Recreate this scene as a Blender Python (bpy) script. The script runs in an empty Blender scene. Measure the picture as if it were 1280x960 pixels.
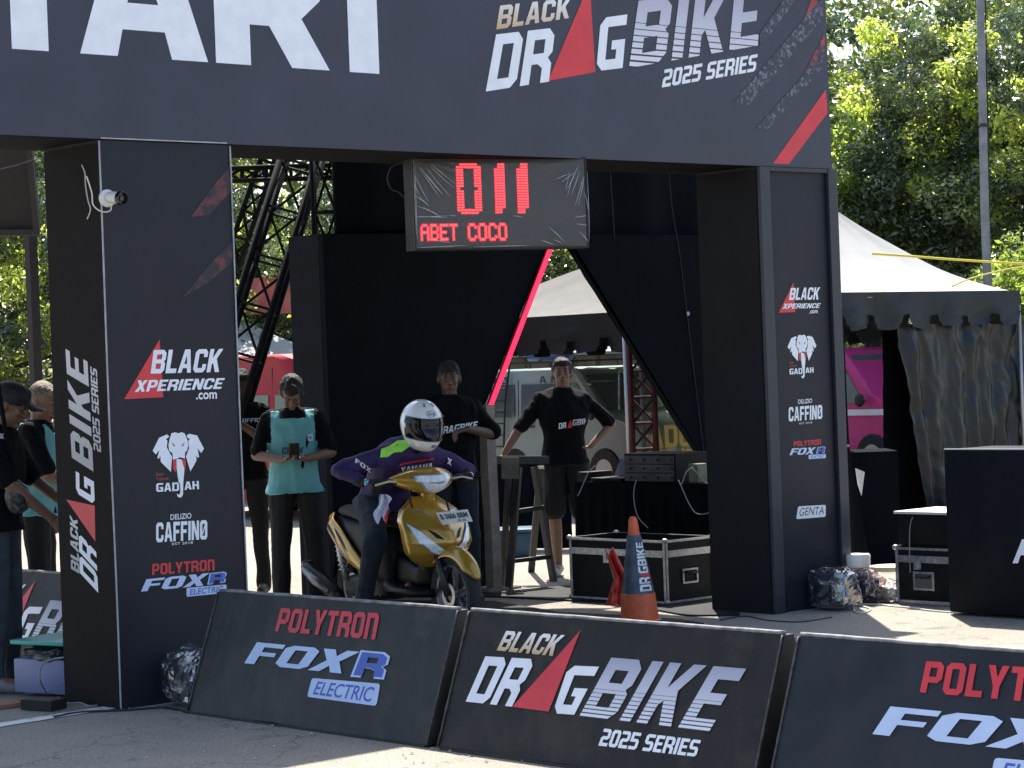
import bpy, bmesh, math, random
import numpy as np
from mathutils import Vector, Matrix, noise, bvhtree, geometry
random.seed(7); rng = np.random.default_rng(7)
S = bpy.context.scene; COL = S.collection
# ---------------------------------------------------------------- camera
FOC = 3000.0; HCAM = 1.65; ROLL = 0.038; VH = -23.0
TA = math.atan2(3315.0, FOC)
VR = Vector((math.sin(TA), -math.cos(TA), 0)); VV = Vector((math.cos(TA), math.sin(TA), 0)); VZ = Vector((0, 0, 1))
_p = math.atan2(-VH, FOC)
FW = VV*math.cos(_p) - VZ*math.sin(_p); UP = VZ*math.cos(_p) + VV*math.sin(_p)
_n = math.hypot(1, ROLL)
CAMP = Vector((0, 0, HCAM))
cd = bpy.data.cameras.new('camera'); cam = bpy.data.objects.new('camera', cd); COL.objects.link(cam)
cd.sensor_width = 36; cd.lens = FOC/1280*36; cd.clip_end = 3000; cd.clip_start = 0.1
cx = (VR - UP*ROLL)/_n; cy = (UP + VR*ROLL)/_n      # image right and image up in the world
cam.matrix_world = Matrix((( cx.x, cy.x, -FW.x, 0), (cx.y, cy.y, -FW.y, 0), (cx.z, cy.z, -FW.z, HCAM), (0, 0, 0, 1)))
S.camera = cam
def ray(x, y):
    dx = x-640; dy = y-480
    u = (dx-dy*ROLL)/_n; w = (dx*ROLL+dy)/_n
    return FW*FOC + VR*u - UP*w
def G(x, y, h=0):
    d = ray(x, y); return CAMP + d*((h-HCAM)/d.z)
def D(x, y, dep):
    d = ray(x, y); return CAMP + d*(dep/d.dot(VV))
def PLN(x, y, ax, val):
    d = ray(x, y); return CAMP + d*((val-CAMP[ax])/d[ax])
# ---------------------------------------------------------------- sky, sun, exposure
SUN_EL = math.radians(57); SUN_AZ = TA      # sun stands beyond the gate, high
sdir = Vector((math.cos(SUN_EL)*VV.x, math.cos(SUN_EL)*VV.y, math.sin(SUN_EL)))
W = bpy.data.worlds.new('World'); S.world = W; W.use_nodes = True
nt = W.node_tree; bg = nt.nodes['Background']; sky = nt.nodes.new('ShaderNodeTexSky')
sky.sky_type = 'NISHITA'; sky.sun_disc = False; sky.sun_elevation = SUN_EL
sky.sun_rotation = math.atan2(sdir.x, sdir.y); sky.air_density = 1.0; sky.dust_density = 2.0; sky.ozone_density = 1.0
nt.links.new(sky.outputs[0], bg.inputs[0]); bg.inputs[1].default_value = 0.125
sl = bpy.data.lights.new('sun', 'SUN'); sl.energy = 5.0; sl.angle = math.radians(0.5); sl.color = (1, .95, .86)
so = bpy.data.objects.new('sun', sl); COL.objects.link(so)
so.rotation_euler = sdir.to_track_quat('Z', 'Y').to_euler(); so.location = (20, 20, 30)
S.view_settings.view_transform = 'Standard'; S.view_settings.look = 'None'; S.view_settings.gamma = 1
S.view_settings.exposure = 1.25
try:
    S.cycles.use_denoising = True; S.cycles.max_bounces = 6; S.cycles.transparent_max_bounces = 12
except Exception: pass
# ---------------------------------------------------------------- materials
MATS = {}
def mat(name, col, rough=.6, metal=0., var=0., vs=5., bump=0., bs=60., coat=0., emit=None, es=0., alpha=1., trans=0., dirt=None, dsc=3., damt=.5, spec=.5, space='Object'):
    if name in MATS: return MATS[name]
    m = bpy.data.materials.new(name); m.use_nodes = True; MATS[name] = m
    t = m.node_tree; b = t.nodes['Principled BSDF']; L = t.links.new
    c = (*col, 1)
    b.inputs['Base Color'].default_value = c; b.inputs['Roughness'].default_value = rough; b.inputs['Metallic'].default_value = metal
    b.inputs['Coat Weight'].default_value = coat; b.inputs['Specular IOR Level'].default_value = spec; b.inputs['Alpha'].default_value = alpha; b.inputs['Transmission Weight'].default_value = trans
    if emit: b.inputs['Emission Color'].default_value = (*emit, 1); b.inputs['Emission Strength'].default_value = es
    tc = t.nodes.new('ShaderNodeTexCoord')
    last = None
    if var > 0:
        n = t.nodes.new('ShaderNodeTexNoise'); n.inputs['Scale'].default_value = vs; n.inputs['Detail'].default_value = 6
        L(tc.outputs[space], n.inputs['Vector'])
        r = t.nodes.new('ShaderNodeValToRGB')
        r.color_ramp.elements[0].position = .3; r.color_ramp.elements[1].position = .7
        r.color_ramp.elements[0].color = (*[max(0, x*(1-var)) for x in col], 1); r.color_ramp.elements[1].color = (*[min(1, x*(1+var)) for x in col], 1)
        L(n.outputs['Fac'], r.inputs[0]); last = r.outputs[0]; L(last, b.inputs['Base Color'])
        mr = t.nodes.new('ShaderNodeMapRange'); mr.inputs['To Min'].default_value = max(.03, rough-.12*min(1, var*3)); mr.inputs['To Max'].default_value = min(1, rough+.12*min(1, var*3))
        L(n.outputs['Fac'], mr.inputs[0]); L(mr.outputs[0], b.inputs['Roughness'])
    if dirt:
        n = t.nodes.new('ShaderNodeTexNoise'); n.inputs['Scale'].default_value = dsc; n.inputs['Detail'].default_value = 9; n.inputs['Roughness'].default_value = .65
        L(tc.outputs[space], n.inputs['Vector'])
        r = t.nodes.new('ShaderNodeValToRGB'); r.color_ramp.elements[0].position = .48; r.color_ramp.elements[1].position = .72
        r.color_ramp.elements[0].color = (0, 0, 0, 1); r.color_ramp.elements[1].color = (damt, damt, damt, 1)
        L(n.outputs['Fac'], r.inputs[0])
        mx = t.nodes.new('ShaderNodeMixRGB'); mx.inputs[1].default_value = c; mx.inputs[2].default_value = (*dirt, 1)
        if last: L(last, mx.inputs[1])
        L(r.outputs[0], mx.inputs[0]); L(mx.outputs[0], b.inputs['Base Color'])
    if bump > 0:
        n = t.nodes.new('ShaderNodeTexNoise'); n.inputs['Scale'].default_value = bs; n.inputs['Detail'].default_value = 4
        L(tc.outputs[space], n.inputs['Vector'])
        bp = t.nodes.new('ShaderNodeBump'); bp.inputs['Strength'].default_value = bump; bp.inputs['Distance'].default_value = .01
        L(n.outputs['Fac'], bp.inputs['Height']); L(bp.outputs[0], b.inputs['Normal'])
    return m
# ---------------------------------------------------------------- object helpers
WM = {}
def thing(name, label, cat, loc=(0, 0, 0), rz=0, group=None, rot=None):
    o = bpy.data.objects.new(name, None); COL.objects.link(o); o.empty_display_size = .1
    o.location = loc; o.rotation_euler = rot if rot else (0, 0, rz)
    o['label'] = label; o['category'] = cat
    if group: o['group'] = group
    WM[o.name] = Matrix.Translation(Vector(loc)) @ (Matrix.Rotation(rz, 4, 'Z') if not rot else __import__('mathutils').Euler(rot).to_matrix().to_4x4())
    return o
def tag(o, label, cat, group=None):
    o['label'] = label; o['category'] = cat
    if group: o['group'] = group
    return o
class MB:
    def __init__(s): s.v = []; s.f = []
    def add(s, vs, fs):
        k = len(s.v); s.v += [tuple(v) for v in vs]; s.f += [tuple(i+k for i in f) for f in fs]; return s
    def box(s, lo, hi, bev=0, M=None):
        x0, y0, z0 = lo; x1, y1, z1 = hi
        if bev <= 0:
            v = [(x0,y0,z0),(x1,y0,z0),(x1,y1,z0),(x0,y1,z0),(x0,y0,z1),(x1,y0,z1),(x1,y1,z1),(x0,y1,z1)]
            f = [(0,3,2,1),(4,5,6,7),(0,1,5,4),(1,2,6,5),(2,3,7,6),(3,0,4,7)]
        else:
            b = bmesh.new(); bmesh.ops.create_cube(b, size=1)
            for q in b.verts: q.co = Vector(((x0+x1)/2+q.co.x*(x1-x0), (y0+y1)/2+q.co.y*(y1-y0), (z0+z1)/2+q.co.z*(z1-z0)))
            bmesh.ops.bevel(b, geom=list(b.edges), offset=bev, segments=2, affect='EDGES', profile=.6)
            b.verts.index_update(); v = [q.co.copy() for q in b.verts]; f = [tuple(q.index for q in p.verts) for p in b.faces]; b.free()
        if M: v = [M @ Vector(q) for q in v]
        return s.add(v, f)
    def bar(s, a, b, w, h=None, up=(0, 0, 1)):
        a = Vector(a); b = Vector(b); d = (b-a).normalized(); h = h or w
        u = d.cross(Vector(up))
        if u.length < 1e-4: u = d.cross(Vector((1, 0, 0)))
        u.normalize(); n = u.cross(d).normalized(); u = u*w/2; n = n*h/2
        v = [a-u-n, a+u-n, a+u+n, a-u+n, b-u-n, b+u-n, b+u+n, b-u+n]
        return s.add(v, [(0,3,2,1),(4,5,6,7),(0,1,5,4),(1,2,6,5),(2,3,7,6),(3,0,4,7)])
    def loft(s, rings, cap=True, closed=True):
        n = len(rings[0]); k = len(s.v)
        for r in rings: s.v += [tuple(q) for q in r]
        for i in range(len(rings)-1):
            for j in range(n if closed else n-1):
                a = k+i*n+j; b = k+i*n+(j+1) % n
                s.f.append((a, b, b+n, a+n))
        if cap and closed:
            s.f.append(tuple(k+j for j in range(n))[::-1]); s.f.append(tuple(k+(len(rings)-1)*n+j for j in range(n)))
        return s
    def tube(s, pts, r, n=8, cap=True, closed=False):
        pts = [Vector(p) for p in pts]; m = len(pts)
        rr = r if isinstance(r, (list, tuple)) else [r]*m
        rings = []; ref = None
        for i, p in enumerate(pts):
            if closed: d = (pts[(i+1) % m]-pts[i-1])
            else: d = (pts[min(i+1, m-1)]-pts[max(i-1, 0)])
            d.normalize()
            if ref is None: ref = Vector((0, 0, 1)) if abs(d.z) < .9 else Vector((1, 0, 0))
            u = d.cross(ref).normalized(); w = u.cross(d).normalized(); ref = w
            rings.append([p + (u*math.cos(2*math.pi*j/n) + w*math.sin(2*math.pi*j/n))*rr[i] for j in range(n)])
        if closed: rings.append(rings[0])
        return s.loft(rings, cap and not closed)
    def capsule(s, a, b, ra, rb, n=10):
        a = Vector(a); b = Vector(b); d = (b-a).normalized() if (b-a).length > 1e-6 else Vector((0, 0, 1))
        pts = []; rr = []
        for q in (90, 60, 30):
            pts.append(a-d*ra*math.sin(math.radians(q))); rr.append(max(.001, ra*math.cos(math.radians(q))))
        pts += [a, b]; rr += [ra, rb]
        for q in (30, 60, 90):
            pts.append(b+d*rb*math.sin(math.radians(q))); rr.append(max(.001, rb*math.cos(math.radians(q))))
        return s.tube(pts, rr, n)
    def ell(s, c, r, M=None, n=16, m=10):
        c = Vector(c); rings = []
        for i in range(m+1):
            t = math.pi*i/m; z = -math.cos(t); q = max(.001, math.sin(t))
            ring = [Vector((q*math.cos(2*math.pi*j/n)*r[0], q*math.sin(2*math.pi*j/n)*r[1], z*r[2])) for j in range(n)]
            rings.append([c + (M @ w if M else w) for w in ring])
        return s.loft(rings)
    def lathe(s, prof, c=(0, 0, 0), n=20, cap=True, M=None):
        c = Vector(c); rings = [[c + (M @ Vector((r*math.cos(2*math.pi*j/n), r*math.sin(2*math.pi*j/n), z)) if M else Vector((r*math.cos(2*math.pi*j/n), r*math.sin(2*math.pi*j/n), z))) for j in range(n)] for r, z in prof]
        return s.loft(rings, cap)
    def grid(s, fn, nu, nv):
        k = len(s.v)
        for i in range(nu+1):
            for j in range(nv+1): s.v.append(tuple(fn(i/nu, j/nv)))
        for i in range(nu):
            for j in range(nv):
                a = k+i*(nv+1)+j; s.f.append((a, a+1, a+nv+2, a+nv+1))
        return s
    def prism(s, poly, off):
        poly = [Vector(p) for p in poly]; off = Vector(off); n = len(poly); k = len(s.v)
        s.v += [tuple(p) for p in poly]+[tuple(p+off) for p in poly]
        s.f.append(tuple(range(k, k+n))); s.f.append(tuple(range(k+2*n-1, k+n-1, -1)))
        for i in range(n): s.f.append((k+i, k+n+i, k+n+(i+1) % n, k+(i+1) % n))
        return s
    def mesh(s, name):
        me = bpy.data.meshes.new(name); me.from_pydata(s.v, [], s.f); return me
    def build(s, name, m, parent=None, smooth=False, local=False, fix=True, label=None):
        me = s.mesh(name)
        if parent is not None and not local:
            me.transform(WM[parent.name].inverted())
        if fix:
            b = bmesh.new(); b.from_mesh(me); bmesh.ops.recalc_face_normals(b, faces=b.faces); b.to_mesh(me); b.free()
        return link(name, me, m, parent, smooth, label)
def link(name, me, m, parent=None, smooth=False, label=None):
    me.materials.clear(); me.materials.append(m)
    if smooth: me.shade_smooth()
    if smooth == 'auto':
        try: me.set_sharp_from_angle(angle=math.radians(40))
        except Exception: pass
    o = bpy.data.objects.new(name, me); COL.objects.link(o)
    if parent is not None: o.parent = parent; WM[o.name] = WM[parent.name]
    else: WM[o.name] = Matrix.Identity(4)
    if label: o['label'] = label
    return o
def structure(o): o['kind'] = 'structure'; return o
def stuff(o): o['kind'] = 'stuff'; return o
def copy_tree(o, parent=None, loc=None, rz=None, label=None):
    c = o.copy(); COL.objects.link(c); c.parent = parent
    if loc is not None: c.location = loc
    if rz is not None: c.rotation_euler = (0, 0, rz)
    if label: c['label'] = label
    for ch in list(o.children): copy_tree(ch, c)
    return c
# ---------------------------------------------------------------- planes for flat print
class Plane:
    def __init__(s, O, U, V):
        s.O = Vector(O); s.U = Vector(U).normalized(); s.V = Vector(V); s.V = (s.V - s.U*s.V.dot(s.U)).normalized(); s.N = s.U.cross(s.V)
        if s.N.dot(CAMP-s.O) < 0: s.N = -s.N
    def uv(s, x, y):
        d = ray(x, y); t = (s.O-CAMP).dot(s.N)/d.dot(s.N); P = CAMP+d*t - s.O
        return (P.dot(s.U), P.dot(s.V))
    k = 1.
    def at(s, u, v, off=.003): return s.O + s.U*u + s.V*v + s.N*off*s.k
    def poly(s, pts, name, m, parent, off=.003, label=None, px=True):
        q = [s.uv(*p) if px else p for p in pts]
        mb = MB(); mb.add([s.at(a, b, off) for a, b in q], [tuple(range(len(q)))])
        me = mb.mesh(name); bm_ = bmesh.new(); bm_.from_mesh(me); bmesh.ops.triangulate(bm_, faces=bm_.faces, ngon_method='EAR_CLIP'); bm_.to_mesh(me); bm_.free()
        if parent is not None: me.transform(WM[parent.name].inverted())
        return link(name, me, m, parent, label=label)
# block letters: outlines on a 10 x 14 grid, first contour outside, others holes
a_, b_ = 3.1, 2.7
GL = {
'B': (10, [[(0,0),(8,0),(10,2),(10,6),(8.9,7.1),(10,8.2),(10,12),(8,14),(0,14)], [(a_,b_),(6.9,b_),(6.9,5.9),(a_,5.9)], [(a_,8.3),(6.9,8.3),(6.9,11.3),(a_,11.3)]]),
'L': (8, [[(0,0),(8,0),(8,b_),(a_,b_),(a_,14),(0,14)]]),
'A': (10.4, [[(0,0),(3,0),(3.6,2.8),(6.8,2.8),(7.4,0),(10.4,0),(7.2,14),(3.2,14)], [(4.1,5.3),(6.3,5.3),(5.2,10.6)]]),
'C': (9.6, [[(2,0),(7.8,0),(9.6,2),(9.6,5),(6.7,5),(6.7,b_),(a_,b_),(a_,11.3),(6.7,11.3),(6.7,9.2),(9.6,9.2),(9.6,12),(7.8,14),(2,14),(0,12),(0,2)]]),
'K': (10, [[(0,0),(a_,0),(a_,4.5),(4,5.6),(6.6,0),(10,0),(6.3,8),(10,14),(6.6,14),(a_,8.4),(a_,14),(0,14)]]),
'D': (10, [[(0,0),(8,0),(10,2),(10,12),(8,14),(0,14)], [(a_,b_),(6.9,b_),(6.9,11.3),(a_,11.3)]]),
'R': (10, [[(0,0),(a_,0),(a_,5),(5.2,5),(6.9,3.8),(6.9,0),(10,0),(10,4.8),(8.6,6.4),(10,7.8),(10,12),(8,14),(0,14)], [(a_,7.7),(6.9,7.7),(6.9,11.3),(a_,11.3)]]),
'G': (10, [[(2,0),(10,0),(10,7.6),(5,7.6),(5,5.2),(6.9,5.2),(6.9,b_),(a_,b_),(a_,11.3),(10,11.3),(10,14),(2,14),(0,12),(0,2)]]),
'I': (3.1, [[(0,0),(a_,0),(a_,14),(0,14)]]),
'E': (8.6, [[(0,0),(8.6,0),(8.6,b_),(a_,b_),(a_,5.9),(7.6,5.9),(7.6,8.3),(a_,8.3),(a_,11.3),(8.6,11.3),(8.6,14),(0,14)]]),
'S': (9.4, [[(0,0),(7.6,0),(9.4,1.8),(9.4,6.4),(7.6,8.2),(a_,8.2),(a_,11.3),(9.4,11.3),(9.4,14),(1.8,14),(0,12.2),(0,7.3),(1.8,5.6),(6.4,5.6),(6.4,b_),(0,b_)]]),
'T': (9, [[(2.95,0),(6.05,0),(6.05,11.3),(9,11.3),(9,14),(0,14),(0,11.3),(2.95,11.3)]]),
'2': (9.2, [[(0,0),(9.2,0),(9.2,b_),(a_,b_),(a_,5.4),(7.4,5.4),(9.2,7.2),(9.2,12.2),(7.4,14),(0,14),(0,11.3),(6.2,11.3),(6.2,8.1),(1.8,8.1),(0,6.4)]]),
'5': (9.2, [[(0,0),(7.4,0),(9.2,1.8),(9.2,7),(7.4,8.8),(3,8.8),(3,11.3),(9.2,11.3),(9.2,14),(0,14),(0,6.2),(6.2,6.2),(6.2,b_),(0,b_)]]),
'0': (9.4, [[(1.8,0),(7.6,0),(9.4,1.8),(9.4,12.2),(7.6,14),(1.8,14),(0,12.2),(0,1.8)], [(a_,b_),(6.3,b_),(6.3,11.3),(a_,11.3)]]),
'O': (9.8, [[(2,0),(7.8,0),(9.8,2),(9.8,12),(7.8,14),(2,14),(0,12),(0,2)], [(a_,b_),(6.7,b_),(6.7,11.3),(a_,11.3)]]),
'P': (9.6, [[(0,0),(a_,0),(a_,4.6),(7.6,4.6),(9.6,6.6),(9.6,12),(7.6,14),(0,14)], [(a_,7.3),(6.5,7.3),(6.5,11.3),(a_,11.3)]]),
'Y': (10, [[(3.45,0),(6.55,0),(6.55,5.2),(10,14),(6.7,14),(5,9),(3.3,14),(0,14),(3.45,5.2)]]),
'N': (10, [[(0,0),(a_,0),(a_,8),(6.6,0),(10,0),(10,14),(6.9,14),(6.9,6),(3.5,14),(0,14)]]),
'n': (9.6, [[(0,0),(a_,0),(a_,11.3),(6.5,11.3),(6.5,0),(9.6,0),(9.6,12),(7.8,14),(0,14)]]),
'F': (8.6, [[(0,0),(a_,0),(a_,5.6),(7.6,5.6),(7.6,8.1),(a_,8.1),(a_,11.3),(8.6,11.3),(8.6,14),(0,14)]]),
'X': (10, [[(0,0),(3.4,0),(5,4),(6.6,0),(10,0),(6.8,7),(10,14),(6.6,14),(5,10),(3.4,14),(0,14),(3.2,7)]]),
'H': (9.6, [[(0,0),(a_,0),(a_,5.6),(6.5,5.6),(6.5,0),(9.6,0),(9.6,14),(6.5,14),(6.5,8.3),(a_,8.3),(a_,14),(0,14)]]),
'Z': (9, [[(0,0),(9,0),(9,b_),(4,b_),(9,11.3),(9,14),(0,14),(0,11.3),(5,11.3),(0,b_)]]),
'3': (9.2, [[(0,0),(7.4,0),(9.2,1.8),(9.2,5.9),(8.2,7),(9.2,8.1),(9.2,12.2),(7.4,14),(0,14),(0,11.3),(6.2,11.3),(6.2,8.3),(2,8.3),(2,5.7),(6.2,5.7),(6.2,b_),(0,b_)]]),
'6': (9.4, [[(1.8,0),(7.6,0),(9.4,1.8),(9.4,6.4),(7.6,8.2),(3,8.2),(3,11.3),(9,11.3),(9,14),(1.8,14),(0,12.2),(0,1.8)], [(3,b_),(6.3,b_),(6.3,5.6),(3,5.6)]]),
'J': (8, [[(1.8,0),(6.2,0),(8,1.8),(8,14),(4.9,14),(4.9,b_),(2.6,b_),(2.6,4),(0,4),(0,1.8)]]),
'W': (13, [[(2.4,0),(5.2,0),(6.5,6),(7.8,0),(10.6,0),(13,14),(10,14),(9,6),(7.6,12),(5.4,12),(4,6),(3,14),(0,14)]]),
'U': (9.6, [[(2,0),(7.6,0),(9.6,2),(9.6,14),(6.5,14),(6.5,b_),(a_,b_),(a_,14),(0,14),(0,2)]]),
'M': (12, [[(0,0),(3,0),(3,8),(5,2),(7,2),(9,8),(9,0),(12,0),(12,14),(8.4,14),(6,7),(3.6,14),(0,14)]]),
}
def shape2d(conts, steps=None):
    """contours -> triangulated 2-D mesh (verts, faces)"""
    cu = bpy.data.curves.new('t', 'CURVE'); cu.dimensions = '2D'; cu.fill_mode = 'BOTH'
    for c in conts:
        sp = cu.splines.new('POLY'); sp.points.add(len(c)-1); sp.use_cyclic_u = True
        for i, p in enumerate(c): sp.points[i].co = (p[0], p[1], 0, 1)
    return curve2d(cu)
def curve2d(cu):
    ob = bpy.data.objects.new('t', cu); COL.objects.link(ob)
    dg = bpy.context.evaluated_depsgraph_get(); me = bpy.data.meshes.new_from_object(ob.evaluated_get(dg))
    v = [(q.co.x, q.co.y) for q in me.vertices]; f = [tuple(p.vertices) for p in me.polygons]
    bpy.data.objects.remove(ob); bpy.data.meshes.remove(me)
    return v, f
def block2d(text, shear=0., gap=1.3, space=5.):
    x = 0; conts = []
    for ch in text:
        if ch == ' ': x += space; continue
        w, cs = GL[ch]
        for c in cs: conts.append([(x+p[0]+shear*p[1], p[1]) for p in c])
        x += w+gap
    return shape2d(conts)
def font2d(text, shear=0., offset=0., spacing=1.):
    cu = bpy.data.curves.new('t', 'FONT'); cu.body = text; cu.offset = offset; cu.shear = 0; cu.space_character = spacing; cu.fill_mode = 'BOTH' if hasattr(cu, 'fill_mode') else 'FRONT'; cu.resolution_u = 4
    try: cu.dimensions = '2D'
    except Exception: pass
    v, f = curve2d(cu)
    return [(a+shear*b, b) for a, b in v], f
def fit(vf, x0, y0, x1, y1):
    v, f = vf; xs = [p[0] for p in v]; ys = [p[1] for p in v]
    ax, bx, ay, by = min(xs), max(xs), min(ys), max(ys)
    return [(x0+(p[0]-ax)/(bx-ax)*(x1-x0), y0+(p[1]-ay)/(by-ay)*(y1-y0)) for p in v], f
def place2d(vf, fn, name, m, parent, label=None):
    """fn(u, v) -> world point"""
    v, f = vf; me = bpy.data.meshes.new(name); me.from_pydata([tuple(fn(*p)) for p in v], [], f)
    if parent is not None: me.transform(WM[parent.name].inverted())
    return link(name, me, m, parent, label=label)
def quadmap(vf, pl, bl, br, tr, tl, off=.003):
    """map the unit-fitted shape on the four photo corners of a print lying in plane pl"""
    P = [pl.uv(*q) for q in (bl, br, tr, tl)]
    def fn(a, b):
        u = (1-a)*(1-b)*P[0][0]+a*(1-b)*P[1][0]+a*b*P[2][0]+(1-a)*b*P[3][0]
        v = (1-a)*(1-b)*P[0][1]+a*(1-b)*P[1][1]+a*b*P[2][1]+(1-a)*b*P[3][1]
        return pl.at(u, v, off)
    return fn
def text_on(pl, text, bl, br, tr, tl, m, parent, kind='block', shear=0., name='lettering', off=.003, offset=.02, gap=1.3, spacing=1.):
    vf = block2d(text, shear, gap) if kind == 'block' else font2d(text, shear, offset, spacing)
    vf = fit(vf, 0, 0, 1, 1)
    return place2d(vf, quadmap(vf, pl, bl, br, tr, tl, off), name, m, parent)
# ================================================================ MATERIALS
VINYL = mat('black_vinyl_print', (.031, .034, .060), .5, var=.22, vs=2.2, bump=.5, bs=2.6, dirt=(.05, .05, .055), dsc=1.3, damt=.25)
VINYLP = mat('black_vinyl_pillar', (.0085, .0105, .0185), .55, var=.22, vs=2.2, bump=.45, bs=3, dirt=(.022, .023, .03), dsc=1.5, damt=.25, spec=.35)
VINYL_SIDE = mat('black_vinyl_side', (.008, .0065, .0065), .8, var=.2, vs=3, bump=.1, bs=8, dirt=(.03, .025, .02), dsc=2, damt=.3, spec=.2)
TRIM = mat('gate_trim', (.022, .026, .036), .5, var=.2, vs=6)
EDGE = mat('pale_edge_piping', (.35, .36, .40), .5, var=.3, vs=12)
WHITE = mat('white_print', (.78, .82, .90), .45, var=.06, vs=9)
RED = mat('red_print', (.62, .035, .05), .45, var=.12, vs=7)
DIMRED = mat('dim_red_print', (.30, .04, .05), .5, var=.25, vs=15)
BLUE = mat('blue_print', (.06, .12, .50), .45, var=.1, vs=8)
PALEBLUE = mat('pale_blue_print', (.50, .62, .86), .45, var=.06, vs=8)
DARKPRINT = mat('dark_print', (.03, .035, .05), .5)
def grad_mat(name, top, bot, stripes=False, axis='Z'):
    m = bpy.data.materials.new(name); m.use_nodes = True; t = m.node_tree; b = t.nodes['Principled BSDF']; L = t.links.new
    b.inputs['Roughness'].default_value = .42
    tc = t.nodes.new('ShaderNodeTexCoord'); sp = t.nodes.new('ShaderNodeSeparateXYZ'); L(tc.outputs['Generated'], sp.inputs[0])
    r = t.nodes.new('ShaderNodeValToRGB'); r.color_ramp.elements[0].color = (*bot, 1); r.color_ramp.elements[1].color = (*top, 1)
    L(sp.outputs[axis], r.inputs[0]); out = r.outputs[0]
    if stripes:
        def M(op, a, b_=None):
            n = t.nodes.new('ShaderNodeMath'); n.operation = op
            if hasattr(a, 'default_value') or hasattr(a, 'links'): L(a, n.inputs[0])
            else: n.inputs[0].default_value = a
            if b_ is not None:
                if hasattr(b_, 'links'): L(b_, n.inputs[1])
                else: n.inputs[1].default_value = b_
            return n.outputs[0]
        z = sp.outputs[axis]; fr = M('FRACT', M('MULTIPLY', z, 15.0)); th = M('SUBTRACT', .34, M('MULTIPLY', z, .5))
        ln = M('LESS_THAN', fr, th); lo = M('LESS_THAN', z, .52); f = M('MULTIPLY', ln, lo)
        mx = t.nodes.new('ShaderNodeMixRGB'); mx.inputs[2].default_value = (.02, .022, .03, 1); L(out, mx.inputs[1]); L(f, mx.inputs[0]); out = mx.outputs[0]
    L(out, b.inputs['Base Color']); return m
GOLDTXT = grad_mat('gold_to_white_print', (.85, .85, .86), (.55, .36, .18))
SILVER = grad_mat('silver_striped_print', (.34, .35, .47), (.72, .74, .84), True)
SILVER_PLAIN = grad_mat('silver_print', (.62, .62, .66), (.36, .36, .39))
def speck_mat(name, base, spot, scale, lo, hi):
    m = bpy.data.materials.new(name); m.use_nodes = True; t = m.node_tree; b = t.nodes['Principled BSDF']; L = t.links.new
    tc = t.nodes.new('ShaderNodeTexCoord'); n = t.nodes.new('ShaderNodeTexNoise'); n.inputs['Scale'].default_value = scale; n.inputs['Detail'].default_value = 3
    L(tc.outputs['Object'], n.inputs['Vector']); r = t.nodes.new('ShaderNodeValToRGB'); r.color_ramp.elements[0].position = lo; r.color_ramp.elements[1].position = hi
    r.color_ramp.elements[0].color = (*base, 1); r.color_ramp.elements[1].color = (*spot, 1)
    L(n.outputs['Fac'], r.inputs[0]); L(r.outputs[0], b.inputs['Base Color']); b.inputs['Roughness'].default_value = .5
    return m
REDSPECK = speck_mat('red_speckled_print', (.031, .034, .058), (.42, .04, .06), 22, .42, .62)
DARKREDSPECK = speck_mat('dark_red_speckled_print', (.009, .011, .018), (.20, .03, .04), 13, .46, .74)
GREYSPECK = speck_mat('grey_speckled_print', (.031, .034, .058), (.17, .17, .21), 42, .5, .66)
BROWNBAND = speck_mat('faint_brown_print', (.031, .033, .055), (.050, .042, .055), 9, .3, .7)
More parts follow.
